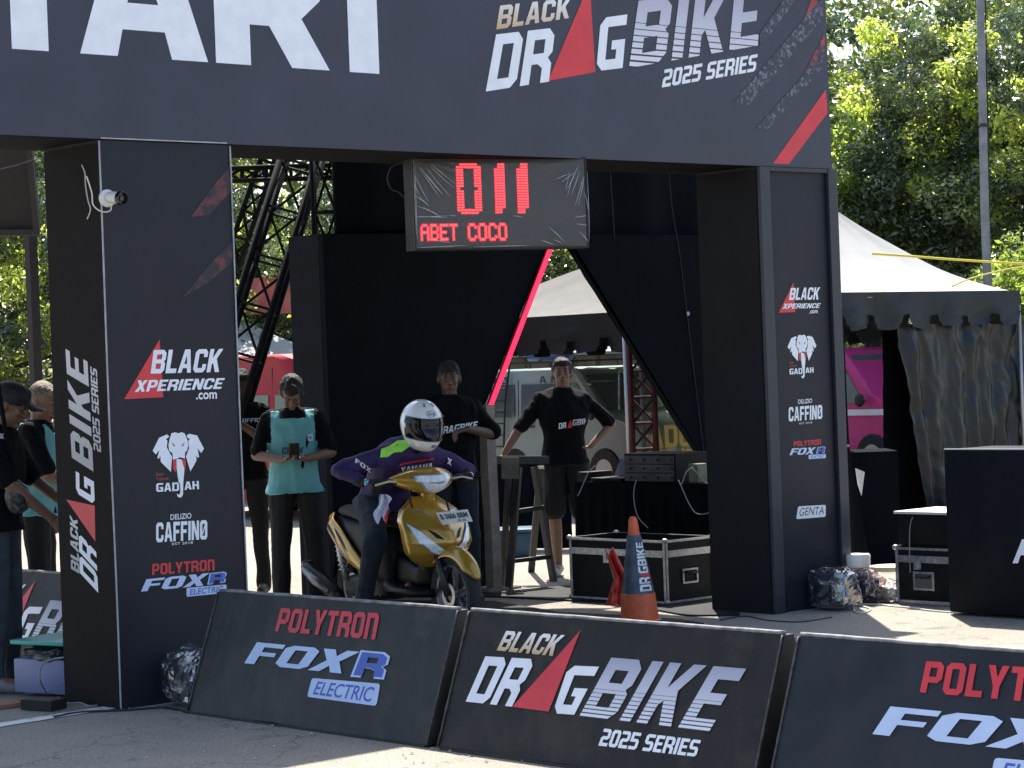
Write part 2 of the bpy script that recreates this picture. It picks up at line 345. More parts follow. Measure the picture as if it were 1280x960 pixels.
# ================================================================ GROUND
GM = bpy.data.materials.new('worn_asphalt'); GM.use_nodes = True
def ground_mat():
    t = GM.node_tree; b = t.nodes['Principled BSDF']; L = t.links.new; tc = t.nodes.new('ShaderNodeTexCoord')
    def N(scale, det=6, rough=.6):
        n = t.nodes.new('ShaderNodeTexNoise'); n.inputs['Scale'].default_value = scale; n.inputs['Detail'].default_value = det; n.inputs['Roughness'].default_value = rough
        L(tc.outputs['Object'], n.inputs['Vector']); return n.outputs['Fac']
    r = t.nodes.new('ShaderNodeValToRGB'); r.color_ramp.elements[0].position = .3; r.color_ramp.elements[1].position = .72
    r.color_ramp.elements[0].color = (.225, .205, .175, 1); r.color_ramp.elements[1].color = (.325, .298, .252, 1)
    L(N(.9, 8), r.inputs[0])
    r2 = t.nodes.new('ShaderNodeValToRGB'); r2.color_ramp.elements[0].position = .36; r2.color_ramp.elements[1].position = .66
    r2.color_ramp.elements[0].color = (.5, .5, .5, 1); r2.color_ramp.elements[1].color = (1.35, 1.32, 1.25, 1)
    L(N(70, 3, .7), r2.inputs[0])
    mx = t.nodes.new('ShaderNodeMixRGB'); mx.blend_type = 'MULTIPLY'; mx.inputs[0].default_value = .8; L(r.outputs[0], mx.inputs[1]); L(r2.outputs[0], mx.inputs[2])
    r3 = t.nodes.new('ShaderNodeValToRGB'); r3.color_ramp.elements[0].position = .6; r3.color_ramp.elements[1].position = .7; L(N(3.3, 5), r3.inputs[0])
    mx2 = t.nodes.new('ShaderNodeMixRGB'); mx2.inputs[2].default_value = (.10, .095, .085, 1); L(mx.outputs[0], mx2.inputs[1])
    mm = t.nodes.new('ShaderNodeMath'); mm.operation = 'MULTIPLY'; mm.inputs[1].default_value = .65; L(r3.outputs[0], mm.inputs[0]); L(mm.outputs[0], mx2.inputs[0])
    vo = t.nodes.new('ShaderNodeTexVoronoi'); vo.feature = 'DISTANCE_TO_EDGE'; vo.inputs['Scale'].default_value = .8
    nz = t.nodes.new('ShaderNodeTexNoise'); nz.inputs['Scale'].default_value = 5; nz.inputs['Detail'].default_value = 6; L(tc.outputs['Object'], nz.inputs['Vector'])
    va = t.nodes.new('ShaderNodeMixRGB'); va.blend_type = 'ADD'; va.inputs[0].default_value = .35; L(tc.outputs['Object'], va.inputs[1]); L(nz.outputs['Color'], va.inputs[2]); L(va.outputs[0], vo.inputs['Vector'])
    lt = t.nodes.new('ShaderNodeMath'); lt.operation = 'LESS_THAN'; lt.inputs[1].default_value = .006; L(vo.outputs['Distance'], lt.inputs[0])
    ml = t.nodes.new('ShaderNodeMath'); ml.operation = 'MULTIPLY'; L(lt.outputs[0], ml.inputs[0]); L(r3.outputs[0], ml.inputs[1]); m5_ = t.nodes.new('ShaderNodeMath'); m5_.operation = 'MULTIPLY'; m5_.inputs[1].default_value = .4; L(lt.outputs[0], m5_.inputs[0])
    mx3 = t.nodes.new('ShaderNodeMixRGB'); mx3.inputs[2].default_value = (.06, .055, .05, 1); L(mx2.outputs[0], mx3.inputs[1]); L(m5_.outputs[0], mx3.inputs[0]); mx2 = mx3
    L(mx2.outputs[0], b.inputs['Base Color']); b.inputs['Roughness'].default_value = .92
    bp = t.nodes.new('ShaderNodeBump'); bp.inputs['Strength'].default_value = .6; bp.inputs['Distance'].default_value = .006; L(N(110, 3), bp.inputs['Height']); L(bp.outputs[0], b.inputs['Normal'])
ground_mat()
mb = MB(); mb.add([(-600, -600, 0), (900, -600, 0), (900, 900, 0), (-600, 900, 0)], [(0, 1, 2, 3)])
structure(mb.build('ground', GM))
# painted line along the foot of the left gate pillar, worn at the edges
A = G(0, 907); B = G(75, 895); C_ = G(118, 883)
WLINE = speck_mat('worn_white_road_paint', (.75, .75, .72), (.40, .39, .36), 14, .5, .7)
mb = MB(); dirl = (B-A).normalized(); nrm = Vector((-dirl.y, dirl.x, 0)); P0 = A-dirl*1.5; n = 40; L_ = (C_-P0).length+.9; vs = []
for i in range(n+1):
    p = P0+dirl*(L_*i/n); w = .055+.01*noise.noise(p*6)
    vs += [p-nrm*w+VZ*.004, p+nrm*(w+.01*noise.noise(p*9))+VZ*.004]
mb.add(vs, [(2*i, 2*i+2, 2*i+3, 2*i+1) for i in range(n)]); structure(mb.build('painted_line', WLINE))
# small litter and scuffs on the asphalt
mb = MB()
for k in range(520):
    px = rng.uniform(60, 1270); py = rng.uniform(860, 958) if k % 3 else rng.uniform(640, 780)
    p = G(px, py); r = rng.uniform(.003, .011); a = rng.uniform(0, 6.3)
    mb.add([p+Vector((r*math.cos(a+q)*rng.uniform(.6, 1.3), r*math.sin(a+q), .004)) for q in (0, 1.6, 3.1, 4.7)]+[p+Vector((0, 0, .004+r*.7))], [(0, 1, 4), (1, 2, 4), (2, 3, 4), (3, 0, 4)])
stuff(mb.build('grit', mat('grit', (.34, .32, .28), .9, var=.5, vs=40)))
# ================================================================ START GATE
YF = G(152, 887).y; XC = G(152, 887).x; ZT = 2.862; PD = .52
XL1 = PLN(287, 182, 1, YF).x                 # right edge of the left pillar
XR0 = PLN(945, 207, 1, YF).x; XR1 = PLN(1038, 210, 1, YF).x
HTOP = 4.42
gate = thing('start_gate', 'big black start gate with START on its beam and printed logos on both pillars', 'gate', (XC, YF, 0))
def panelbox(name, x0, x1, y0, y1, z0, z1, m=VINYL, par=None, wob=.0010):
    mb = MB(); nx = 14; nz = 30
    def fr(a, b):
        x = x0+(x1-x0)*a; z = z0+(z1-z0)*b; e = min(a, 1-a, b, 1-b)*8; e = min(1, e)
        return (x, y0 + wob*e*noise.noise(Vector((x*2.3, 1, z*1.7))), z)
    mb.grid(fr, nx, nz)
    mb.add([(x0,y0,z0),(x1,y0,z0),(x1,y1,z0),(x0,y1,z0),(x0,y0,z1),(x1,y0,z1),(x1,y1,z1),(x0,y1,z1)], [(0,3,2,1),(4,5,6,7),(1,2,6,5),(2,3,7,6),(3,0,4,7)])
    return mb.build(name, m, par, smooth='auto', fix=False)
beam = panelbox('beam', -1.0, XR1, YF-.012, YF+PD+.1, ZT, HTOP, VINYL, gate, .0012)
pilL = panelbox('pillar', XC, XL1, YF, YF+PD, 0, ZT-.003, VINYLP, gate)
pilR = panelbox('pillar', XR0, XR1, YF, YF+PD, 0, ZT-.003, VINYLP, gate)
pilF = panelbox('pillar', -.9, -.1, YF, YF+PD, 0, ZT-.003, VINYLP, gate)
mb = MB(); mb.box((XC-.006, YF+.004, .004), (XC, YF+PD, ZT-.02)); mb.build('side_cover', VINYL_SIDE, gate)
mb = MB(); mb.box((XR0-.006, YF+.004, .004), (XR0, YF+PD, ZT-.02)); mb.build('side_cover', mat('black_side', (.001, .0015, .0025), .9, var=.2), gate)
# corner piping and trim
for a in ((XC-.008, YF-.007), (XL1-.004, YF-.006)):
    mb = MB(); pts = [(a[0]+.002*math.sin(z*3), a[1], z) for z in np.linspace(.01, ZT-.01, 14)]; mb.tube(pts, .0045, 6); mb.build('piping', EDGE, gate)
mb = MB(); mb.bar((XC, YF-.016, ZT+.004), (XL1-.03, YF-.016, ZT+.004), .006); mb.build('piping', EDGE, gate)
mb = MB(); mb.box((XR0, YF-.03, 0), (XR0+.095, YF-.003, ZT-.004), .004); mb.build('frame_post', TRIM, gate)
mb = MB(); mb.box((XR1-.06, YF-.03, 0), (XR1+.03, YF-.003, ZT-.004), .004); mb.build('frame_post', TRIM, gate)
mb = MB(); mb.box((XR0+.097, YF-.026, ZT-.03), (XR1-.062, YF-.003, ZT-.004), .003); mb.build('frame_rail', TRIM, gate)
PF = Plane((XC, YF-.0012, 0), (1, 0, 0), (0, 0, 1)); PB = Plane((XC, YF-.0134, 0), (1, 0, 0), (0, 0, 1))
PS = Plane((XC-.006, YF, 0), (0, -1, 0), (0, 0, 1)); PF.k = PB.k = PS.k = .35
# ---- START on the beam: heavy wide capitals
def pxu(x, y): return PB.uv(x, y)[0]
base = 3.283; cap = .74
def start_letter(ch, u0, u1):
    st = .30
    if ch == 'T': c = [[(.345, 0), (.655, 0), (.655, .80), (1, .80), (1, 1), (0, 1), (0, .80), (.345, .80)]]
    elif ch == 'A': c = [[(0, 0), (.285, 0), (.33, .185), (.66, .185), (.71, 0), (1, 0), (.665, 1), (.335, 1)], [(.375, .37), (.615, .37), (.495, .78)]]
    elif ch == 'R': c = [[(0, 0), (.30, 0), (.30, .29), (.47, .29), (.66, 0), (1, 0), (.76, .36), (.93, .5), (.96, .68), (.9, .88), (.72, 1), (0, 1)], [(.30, .5), (.55, .5), (.64, .57), (.64, .7), (.55, .79), (.30, .79)]]
    else: c = [[(.08, 0), (.78, 0), (1, .16), (1, .46), (.8, .6), (.34, .6), (.34, .8), (.95, .8), (.95, 1), (.2, 1), (0, .86), (0, .52), (.2, .4), (.66, .4), (.66, .2), (.08, .2)]]
    vf = shape2d(c); place2d(vf, lambda a, b: PB.at(u0+a*(u1-u0), base+b*cap, .003), 'letter', WHITE, beam)
tT0 = pxu(15, 65)-.23; tT1 = pxu(65, 65)+.21
start_letter('T', tT0, tT1); start_letter('A', pxu(100, 67), pxu(260, 78)); start_letter('R', pxu(270, 79), pxu(412, 85))
u4 = (pxu(431, 90)+pxu(480, 92))/2; start_letter('T', u4-.335, u4+.335); start_letter('S', tT0-.72, tT0-.06)
def black_tri(pl, pts, par, m=RED, off=.0025): pl.poly(pts, 'red_triangle', m, par, off)
# drag bike logo on the beam
text_on(PB, 'BLACK', (620, 37), (711, 22.5), (714, -3), (625, 7), GOLDTXT, beam)
text_on(PB, 'DR', (607, 114.4), (686, 102), (694, 34.5), (620, 43), WHITE, beam)
black_tri(PB, [(737, -22), (685, 101), (744, 90)], beam)
text_on(PB, 'G', (745, 89), (778, 85), (784, 18), (751, 22.5), WHITE, beam, off=.004)
text_on(PB, 'BIKE', (786, 85), (947, 57), (953, -18), (798, 1), SILVER, beam, gap=1.8)
text_on(PB, '2025 SERIES', (827, 109.5), (944, 89), (947, 67.5), (830.7, 87), WHITE, beam)
# diagonal speed bands
for ib, (pts, m) in enumerate((([(966, 204.5), (986, 205), (1034.5, 141), (1032, 112)], RED), ([(1003, 95), (1011, 95), (1031, 62), (1030.5, 42)], REDSPECK), ([(1000, 38), (1006, 38), (1022, 2), (1016, -6)], DIMRED),
               ([(915, 130), (935, 132), (1029.5, 22), (1029, -5)], GREYSPECK), ([(945, 160), (960, 161), (1030, 82), (1029.6, 66)], GREYSPECK), ([(985, -8), (1000, -8), (950, 60), (950, 40)], GREYSPECK),
               )):
    PB.poly(pts, 'printed_band', m, beam, .002+.0005*ib)
PILBAND = speck_mat('faint_pillar_band', (.009, .011, .019), (.014, .016, .023), 4, .3, .7)
# logos
def box_px(pl, q, name, m, par, off=.0025, rnd=.18):
    """rounded slab through four photo corners bl br tr tl"""
    P = [pl.uv(*p) for p in q]; pts = []
    for i in range(4):
        p = Vector(P[i]); a = Vector(P[i-1]); c = Vector(P[(i+1) % 4]); h = min((a-p).length, (c-p).length)*rnd
        pa = p+(a-p).normalized()*h; pc = p+(c-p).normalized()*h
        for t in (0, .33, .67, 1): pts.append(tuple((pa*(1-t)**2+p*2*t*(1-t)+pc*t*t)))
    return pl.poly(pts, name, m, par, off, px=False)
def foxr(pl, par, poly, fox, r, box, elec):
    text_on(pl, 'POLYTROn', *poly, RED, par)
    text_on(pl, 'FOX', *fox, PALEBLUE, par, gap=.6)
    text_on(pl, 'R', *r, PALEBLUE, par, off=.002)
    cx_ = sum(p[0] for p in r)/4; cy_ = sum(p[1] for p in r)/4
    text_on(pl, 'R', *[(cx_+(p[0]-cx_)*.86, cy_+(p[1]-cy_)*.86) for p in r], BLUE, par, off=.005)
    box_px(pl, box, 'badge', PALEBLUE, par)
    text_on(pl, 'ELECTRIC', *elec, BLUE, par, kind='font', off=.005, offset=.012, shear=.15)
def elephant(pl, par, ox, oy, sx, sy, S_=WHITE):
    def P(pts): return [(ox+a*sx, oy+b*sy) for a, b in pts]
    # head, ears (each with its torn lower edge), trunk: traced as a plain emblem
    pl.poly(P([(330,110),(370,100),(410,112),(450,98),(485,112),(520,190),(530,260),(515,320),(490,345),(490,430),(430,405),(345,430),(340,350),(300,320),(292,250),(308,170)]), 'elephant_head', S_, par)
    pl.poly(P([(275,125),(302,150),(262,185),(280,200),(272,280),(335,395),(322,575),(200,455),(195,380),(175,418),(158,405),(185,310),(140,365),(102,322),(180,165)]), 'elephant_ear', S_, par)
    pl.poly(P([(545,118),(635,138),(718,295),(685,350),(640,290),(660,395),(640,405),(625,375),(628,440),(556,570),(502,390),(540,290),(528,205),(548,185),(510,150),(520,128)]), 'elephant_ear', S_, par)
    pl.poly(P([(345,435),(385,425),(392,540),(372,580),(348,540)]), 'red_band', RED, par); pl.poly(P([(450,425),(500,440),(498,535),(470,550)]), 'red_band', RED, par)
    pl.poly(P([(388,420),(448,425),(484,545),(470,700),(466,850),(440,885),(405,875),(390,835),(420,850),(434,820),(432,720),(412,690),(392,545)]), 'elephant_trunk', S_, par, .0035)
    for s in ([(335,215),(370,262),(362,275),(340,240)], [(485,215),(450,262),(458,275),(480,240)], [(410,392),(492,415),(492,428),(430,408)]):
        pl.poly(P(s), 'eye_mark', DARKPRINT, par, .005)
    text_on(pl, 'GAD', *P([(145,815),(420,802),(420,700),(145,712)]), S_, par, kind='block')
    text_on(pl, 'AH', *P([(485,790),(660,780),(655,682),(485,692)]), S_, par)
    text_on(pl, 'Beer', *P([(140,625),(240,618),(240,578),(140,582)]), DIMRED, par, kind='font', offset=.02); text_on(pl, 'Tabrak', *P([(140,680),(300,672),(300,632),(140,640)]), DIMRED, par, kind='font', offset=.02)
def blackx(pl, par, tri, blk, xp, com):
    black_tri(pl, tri, par)
    text_on(pl, 'BLACK', *blk, WHITE, par, off=.005)
    text_on(pl, 'XPERIENCE', *xp, WHITE, par, off=.005)
    text_on(pl, '.com', *com, WHITE, par, kind='font')
def caffino(pl, par, del_, caf, est):
    text_on(pl, 'DELIZIO', *del_, WHITE, par, kind='font', offset=.01)
    text_on(pl, 'CAFFINO', *caf, WHITE, par)
    P = [caf[1], caf[2]]; text_on(pl, 'EST 2018', *est, WHITE, par, kind='font', offset=0)
    c = caf; w = (c[1][0]-c[0][0])
    pl.poly([(c[1][0]-w*.105, c[1][1]-6), (c[1][0]-w*.085, c[1][1]-6), (c[2][0]-w*.02, c[2][1]+4), (c[2][0]-w*.045, c[2][1]+4)], 'slash', WHITE, par, .0045)
blackx(PF, pilL, [(199.4, 424), (155, 499), (204, 496.5)], [(188, 467), (273.5, 465), (279, 436), (192, 437.5)], [(168, 490), (276, 486), (281, 472.5), (172, 475.5)], [(245, 499.5), (271, 498.5), (271, 490), (245, 491)])
elephant(PF, pilL, 180, 530, 1/9.6, 1/9.6)
caffino(PF, pilL, [(213, 650), (239, 648), (239, 641), (213, 643)], [(195, 678), (259, 674), (259, 650), (195, 653.5)], [(215, 681.5), (241, 679.5), (241, 676.5), (215, 678.5)])
foxr(PF, pilL, [(190, 719), (268, 713), (268, 699), (190, 705)], [(176, 739.5), (254, 732), (262, 716), (183, 724)], [(259, 731), (281.5, 728), (283.5, 714), (262, 716.5)],
     [(233, 746), (283, 741), (283, 730.5), (233, 735)], [(237, 744), (279, 739.5), (279, 732), (237, 736.5)])
blackx(PF, pilR, [(991.7, 352.7), (973.3, 391), (994, 390)], [(986, 375), (1022.7, 374.5), (1025, 359), (988.3, 360)], [(978, 386), (1023.5, 385), (1026, 379), (980, 379.6)], [(1011.5, 392), (1022, 391.5), (1022, 387.5), (1011.5, 388)])
elephant(PF, pilR, 978.3, 411.5, .0585, .0695)
caffino(PF, pilR, [(997.5, 505), (1015, 503.5), (1015, 498), (997.5, 499.5)], [(985.7, 527), (1027.7, 523.5), (1027.7, 506), (985.7, 509)], [(999, 530.5), (1015, 529), (1015, 527), (999, 528.3)])
foxr(PF, pilR, [(992, 558), (1026, 556), (1026, 549), (992, 551.7)], [(986.7, 569), (1016, 567.5), (1020, 559), (990, 560.5)], [(1020, 567), (1030.5, 566), (1032, 557.8), (1022, 558.8)],
     [(1010.7, 574), (1032, 572.5), (1032, 567.5), (1010.7, 568.7)], [(1013, 573), (1030, 571.7), (1030, 568.6), (1013, 569.7)])
box_px(PF, [(995, 649), (1032, 646), (1032, 631), (997.5, 633)], 'badge', WHITE, pilR)
text_on(PF, 'GENTA', (998.5, 645), (1029.5, 642.5), (1030, 633), (1000, 635), DARKPRINT, pilR, kind='font', off=.005, offset=0, shear=.1)
# faint printed smears on the left pillar
for pts, m in (([(238, 272), (262, 238), (288, 206), (289.5, 238), (262, 268)], DARKREDSPECK), ([(228, 372), (262, 330), (290, 302), (291.5, 326), (262, 352)], DARKREDSPECK)):
    PF.poly(pts, 'printed_band', m, pilL, .002)
side = [o for o in gate.children if o.name.startswith('side_cover')][0]
text_on(PS, 'BLACK', (99.5, 717), (97, 650), (87.5, 643), (89, 711), SILVER_PLAIN, side)
text_on(PS, 'DR', (123, 741), (120.5, 690), (98.5, 666), (100, 716), WHITE, side)
black_tri(PS, [(83, 624.4), (118.5, 632), (119.4, 677)], side)
text_on(PS, 'G', (119, 631), (117.7, 602), (95, 589), (95.5, 616), WHITE, side, off=.005)
text_on(PS, 'BIKE', (117, 589.5), (109.6, 452), (82, 436), (90, 572), SILVER_PLAIN, side, gap=2.)
text_on(PS, '2025 SERIES', (126.6, 565.6), (121.3, 462), (113, 458), (117.3, 562), SILVER_PLAIN, side)
# ================================================================ A-FRAME BARRIERS
def barrier_mat(name, col, dirt, damt):
    return mat(name, col, .58, var=.4, vs=4, bump=.6, bs=5, dirt=dirt, dsc=4.5, damt=damt, spec=.35)
BM1 = barrier_mat('barrier_vinyl_ribbed', (.026, .027, .026), (.07, .068, .06), .6)
BM2 = barrier_mat('barrier_vinyl_brown', (.011, .0108, .0108), (.045, .038, .028), .75)
BM3 = barrier_mat('barrier_vinyl_blue', (.012, .0155, .024), (.035, .034, .036), .5)
XB0, XB1, HB = 6.69, 6.90, .58; BL = 1.84
WORN = mat('worn_barrier_edge', (.20, .20, .20), .6, var=.6, vs=14)
def barrier(y1, m, label, ribs=False, loc=None):
    """y1 = left (far) end; the panel runs towards the viewer"""
    t = thing('track_barrier', label, 'barrier', (XB0, y1, 0), group='A-frame barriers along the track edge')
    mb = MB()
    def fr(a, b):
        y = y1-BL*a; x = XB0+(XB1-XB0)*b; z = .012+(HB-.012)*b
        d = .0022*noise.noise(Vector((y*2.2, z*4, y1)))
        if ribs: d += .0012*math.sin(y*95)*max(0, 1-a*1.25)*min(1, b*1.6)
        if b == 0: z += .006*noise.noise(Vector((y*3, 5, y1)))
        return (x-d, y, z+d*.36)
    mb.grid(fr, 130 if ribs else 40, 14)
    xb2 = 7.16; mb.add([(XB0, y1, .012), (XB1, y1, HB), (XB1+.05, y1, HB), (xb2, y1, .012)], [(0, 1, 2, 3)])
    yb = y1-BL; mb.add([(XB0, yb, .012), (XB1, yb, HB), (XB1+.05, yb, HB), (xb2, yb, .012)], [(3, 2, 1, 0)])
    mb.add([(XB1, y1, HB), (XB1, yb, HB), (XB1+.05, yb, HB), (XB1+.05, y1, HB), (xb2, y1, .012), (xb2, yb, .012)], [(0, 3, 2, 1), (3, 4, 5, 2)])
    face = mb.build('panel', m, t, smooth='auto', fix=False)
    mb = MB(); pts = [(XB1+.012+.003*noise.noise(Vector((y*7, 0, 0))), y, HB+.006+.003*noise.noise(Vector((y*5, y1, 0)))) for y in np.linspace(y1-.01, yb+.01, 46)]
    mb.tube(pts, .010, 6); mb.build('top_edge', WORN, t, smooth=True)
    for yy, sg in ((y1, -1), (yb, 1)):
        mb = MB(); pts = [(XB0+(XB1-XB0)*b-.004, yy+sg*.008, .015+(HB-.015)*b) for b in np.linspace(0, 1, 18)]
        mb.tube(pts, [.0055+.003*noise.noise(Vector((i*1.7, yy, 0))) for i in range(18)], 5); mb.build('end_edge', mat('barrier_seam', (.05, .05, .05), .6, var=.8, vs=30), t, smooth=True)
    mb = MB(); mb.bar((XB0+.01, y1-.02, .006), (XB0+.01, yb+.02, .006), .03, .012); mb.build('foot_rail', mat('dark_metal', (.02, .02, .02), .5), t)
    pl = Plane((XB0-.0034, y1, .012), (0, -1, 0), (XB1-XB0, 0, HB-.012)); pl.k = .35
    return t, face, pl
b1, f1, p1 = barrier(9.865, BM1, 'grey-black barrier at the foot of the left pillar with blue and white electric bike lettering', True)
foxr(p1, f1, [(343.7, 789), (469, 799.5), (475, 766.5), (351.5, 760)], [(305.6, 829), (427, 842), (450, 814.8), (321.4, 802.8)], [(438, 846), (480, 849.5), (489, 816), (451, 812.7)],
     [(384, 871), (470.7, 882.5), (475.5, 854.7), (390, 847.5)], [(391, 868), (465, 878), (469, 859), (396, 851.5)])
b2, f2, p2 = barrier(7.965, BM2, 'black barrier in the middle of the row with the drag bike logo and red triangle')
def dragbike(p, f):
    text_on(p, 'BLACK', (621, 813), (691, 820), (706.5, 794), (633, 788.6), GOLDTXT, f)
    text_on(p, 'DR', (582.3, 877), (640, 883.4), (670, 824), (607, 820.4), WHITE, f)
    black_tri(p, [(726, 787.6), (640.5, 883.5), (686, 889.5)], f)
    text_on(p, 'G', (691, 891.6), (718, 893.5), (749, 833.5), (711, 831.9), WHITE, f)
    text_on(p, 'BIKE', (724, 895.8), (886, 915.5), (933, 836), (764.4, 822), SILVER, f, gap=1.8)
    text_on(p, '2025 SERIES', (748, 932), (870, 946), (876.5, 925.4), (755.6, 910.6), WHITE, f)
dragbike(p2, f2)
b3, f3, p3 = barrier(6.06, BM3, 'blue-black barrier nearest the camera at the right edge with large red and white lettering')
for o in f1.children:
    c = o.copy(); COL.objects.link(c); c.parent = f3; c.location = (0, -.075, .0)
# rear barrier behind the left pillar
Pg = G(30, 783, .29); b4 = copy_tree(b2, loc=(Pg.x-.1, Pg.y+.74, 0), label='black barrier behind the storage box with the grey end of the drag bike logo showing')
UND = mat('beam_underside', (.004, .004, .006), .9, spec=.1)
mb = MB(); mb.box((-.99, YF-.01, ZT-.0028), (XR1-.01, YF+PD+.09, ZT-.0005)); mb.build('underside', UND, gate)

# black flat sheets on the start area floor, split by a bare strip
FLOORSHEET = mat('black_floor_sheet', (.008, .0095, .012), .8, var=.4, vs=6, bump=.3, bs=60, dirt=(.05, .045, .035), dsc=3, damt=.4, spec=.3)
def lay_sheet(pts, label):
    P = [G(*p)+VZ*.004 for p in pts]; mb = MB(); mb.prism(P, VZ*.008); me = mb.mesh('floor_sheet'); b = bmesh.new(); b.from_mesh(me); bmesh.ops.triangulate(b, faces=b.faces, ngon_method='EAR_CLIP'); bmesh.ops.recalc_face_normals(b, faces=b.faces); b.to_mesh(me); b.free()
    tag(link('floor_sheet', me, FLOORSHEET), label, 'mat', 'black floor sheets on the start area')
lay_sheet([(500, 742), (617, 742), (700, 734), (905, 737), (925, 770), (860, 771), (770, 755), (617, 747), (500, 747)], 'black floor sheet under the open flight case and the grey post')
lay_sheet([(440, 752), (617, 753), (700, 767), (780, 771), (850, 776), (880, 781), (700, 800), (480, 800)], 'black floor sheet under the scooter and the orange cone')
# ================================================================ ADDED SHADE ROOF, REAR WALL, RED STRIP
BLACKCLOTH = mat('black_cloth', (.0038, .0058, .0082), .95, var=.3, vs=3, bump=.3, bs=5, spec=.06)
BLACKPANEL = mat('black_panel', (.0036, .0060, .0085), .85, var=.25, vs=2.5, bump=.1, bs=12, spec=.08)
DARKMETAL = mat('dark_metal', (.02, .02, .02), .5)
YW = 13.45; XRW = PLN(1028, 100, 1, 13.5).x - .1
mb = MB(); mb.box((-1.0, YF+PD+.12, HTOP-.12), (13.0, 13.62, HTOP-.04))  # roof out of view, added to keep the scooter and people in shade
roof = tag(mb.build('shade_roof', BLACKCLOTH), 'unseen black roof sheet added to shade the start area behind the beam', 'shade blocker')
wall = thing('panel_wall', 'black panel wall behind the rider with a tall triangular opening cut in it', 'wall', (10.4, YW, 0))
PW = Plane((10.4, YW, 0), (1, 0, 0), (0, 0, 1))
def wpoly(pts, name, m, par, th=.05, y=YW):
    P = [PLN(p[0], p[1], 1, y) if len(p) == 2 else Vector((p[0], y, p[2])) for p in pts]
    mb = MB(); mb.prism(P, (0, th, 0)); me = mb.mesh(name); b = bmesh.new(); b.from_mesh(me); bmesh.ops.triangulate(b, faces=b.faces, ngon_method='EAR_CLIP'); bmesh.ops.recalc_face_normals(b, faces=b.faces); b.to_mesh(me); b.free()
    if par is not None: me.transform(WM[par.name].inverted())
    return link(name, me, m, par)
xl = PLN(403, 292, 1, YW).x; zt = PLN(403, 292, 1, YW).z
apx = PLN(700, 280, 1, YW); p603 = PLN(603, 515, 1, YW)
wpoly([(xl, YW, 0), (xl, YW, zt), (apx.x-.02, YW, zt+.02), (apx.x-.04, YW, apx.z), (p603.x, YW, p603.z), (p603.x, YW, 0)], 'left_panel', BLACKPANEL, wall)
q = [PLN(*p, 1, YW) for p in ((735, 345), (764, 388), (810, 466), (857, 541), (898, 604), (903, 700))]
wpoly([(q[5].x, YW, 0), (q[5].x, YW, q[5].z)] + [(a.x, YW, a.z) for a in q[::-1][1:]] + [(apx.x+.01, YW, apx.z), (apx.x+.02, YW, zt+.02), (XRW, YW, zt+.02), (XRW, YW, 0)], 'right_panel', BLACKCLOTH, wall)
# box return on the left end of the wall
yback = YW+.40
mb = MB(); mb.box((xl-.001, YW+.052, 0), (xl+.05, yback, zt)); mb.build('end_panel', mat('end_panel_grey', (.009, .011, .014), .8, var=.2, vs=3, spec=.1), wall)
# seams on the right cloth, eyelets
for pts in ([(835, 205), (840, 260), (850, 320), (862, 420), (874, 520), (885, 610)], [(762, 205), (766, 260), (768, 300)]):
    mb = MB(); mb.tube([PLN(x, y, 1, YW-.006) for x, y in pts], .004, 5); mb.build('seam', mat('cloth_seam', (.022, .024, .028), .8), wall)
mb = MB(); mb.ell(PLN(860, 392, 1, YW-.012), (.018, .008, .018)); mb.build('eyelet', EDGE, wall, True)
# upper backdrop hanging from the roof edge
xb = PLN(422, 240, 1, YW+.12).x
xg0 = PLN(606, 300, 1, YW+.12).x; xg1 = PLN(731, 300, 1, YW+.12).x  # ends of a hidden gap added so sun falls through onto the floor strip
mb = MB()
def bdf(x0, x1, z0): return lambda a, b: (x0+(x1-x0)*a, YW+.12+.03*math.sin((x0+(x1-x0)*a)*9)*(1-b*.5)+.02*noise.noise(Vector(((x0+(x1-x0)*a)*2, b*3, 2))), z0+(HTOP-.1-z0)*b)
mb.grid(bdf(xb, xg0, zt-.06), 60, 10); mb.grid(lambda a, b: bdf(xg0, xg1, 2.90+1.35*a)(a, b), 30, 8); mb.grid(bdf(xg1, XRW-.02, zt-.06), 90, 10)
tag(mb.build('backdrop_cloth', BLACKCLOTH, smooth=True), 'black backdrop cloth hanging above the panel wall behind the LED board', 'backdrop')
# LED strip along the left edge of the opening
REDLED = mat('red_led', (.6, .02, .05), .5, emit=(1, .012, .07), es=.95)
strip = thing('led_strip', 'glowing red light strip along the left edge of the triangular opening', 'light strip', tuple(p603))
a = apx+Vector((-.03, -.02, 0)); b = p603+Vector((.02, -.02, -.02)); mb = MB(); mb.bar(a, b, .05, .018, up=(0, 1, 0)); mb.build('channel', mat('red_channel', (.5, .03, .06), .5), strip)
mb = MB(); d = (b-a)
for k in range(150):
    p = a+d*(k+.5)/150+Vector((0, -.013, 0)); u = d.normalized(); w = u.cross(Vector((0, 1, 0))).normalized()
    h = .021+.003*(k % 2); e = d.length/150*.46
    mb.add([p-u*e-w*h, p+u*e-w*h, p+u*e+w*h, p-u*e+w*h], [(0, 1, 2, 3)])
stuff(mb.build('diode', REDLED, strip))
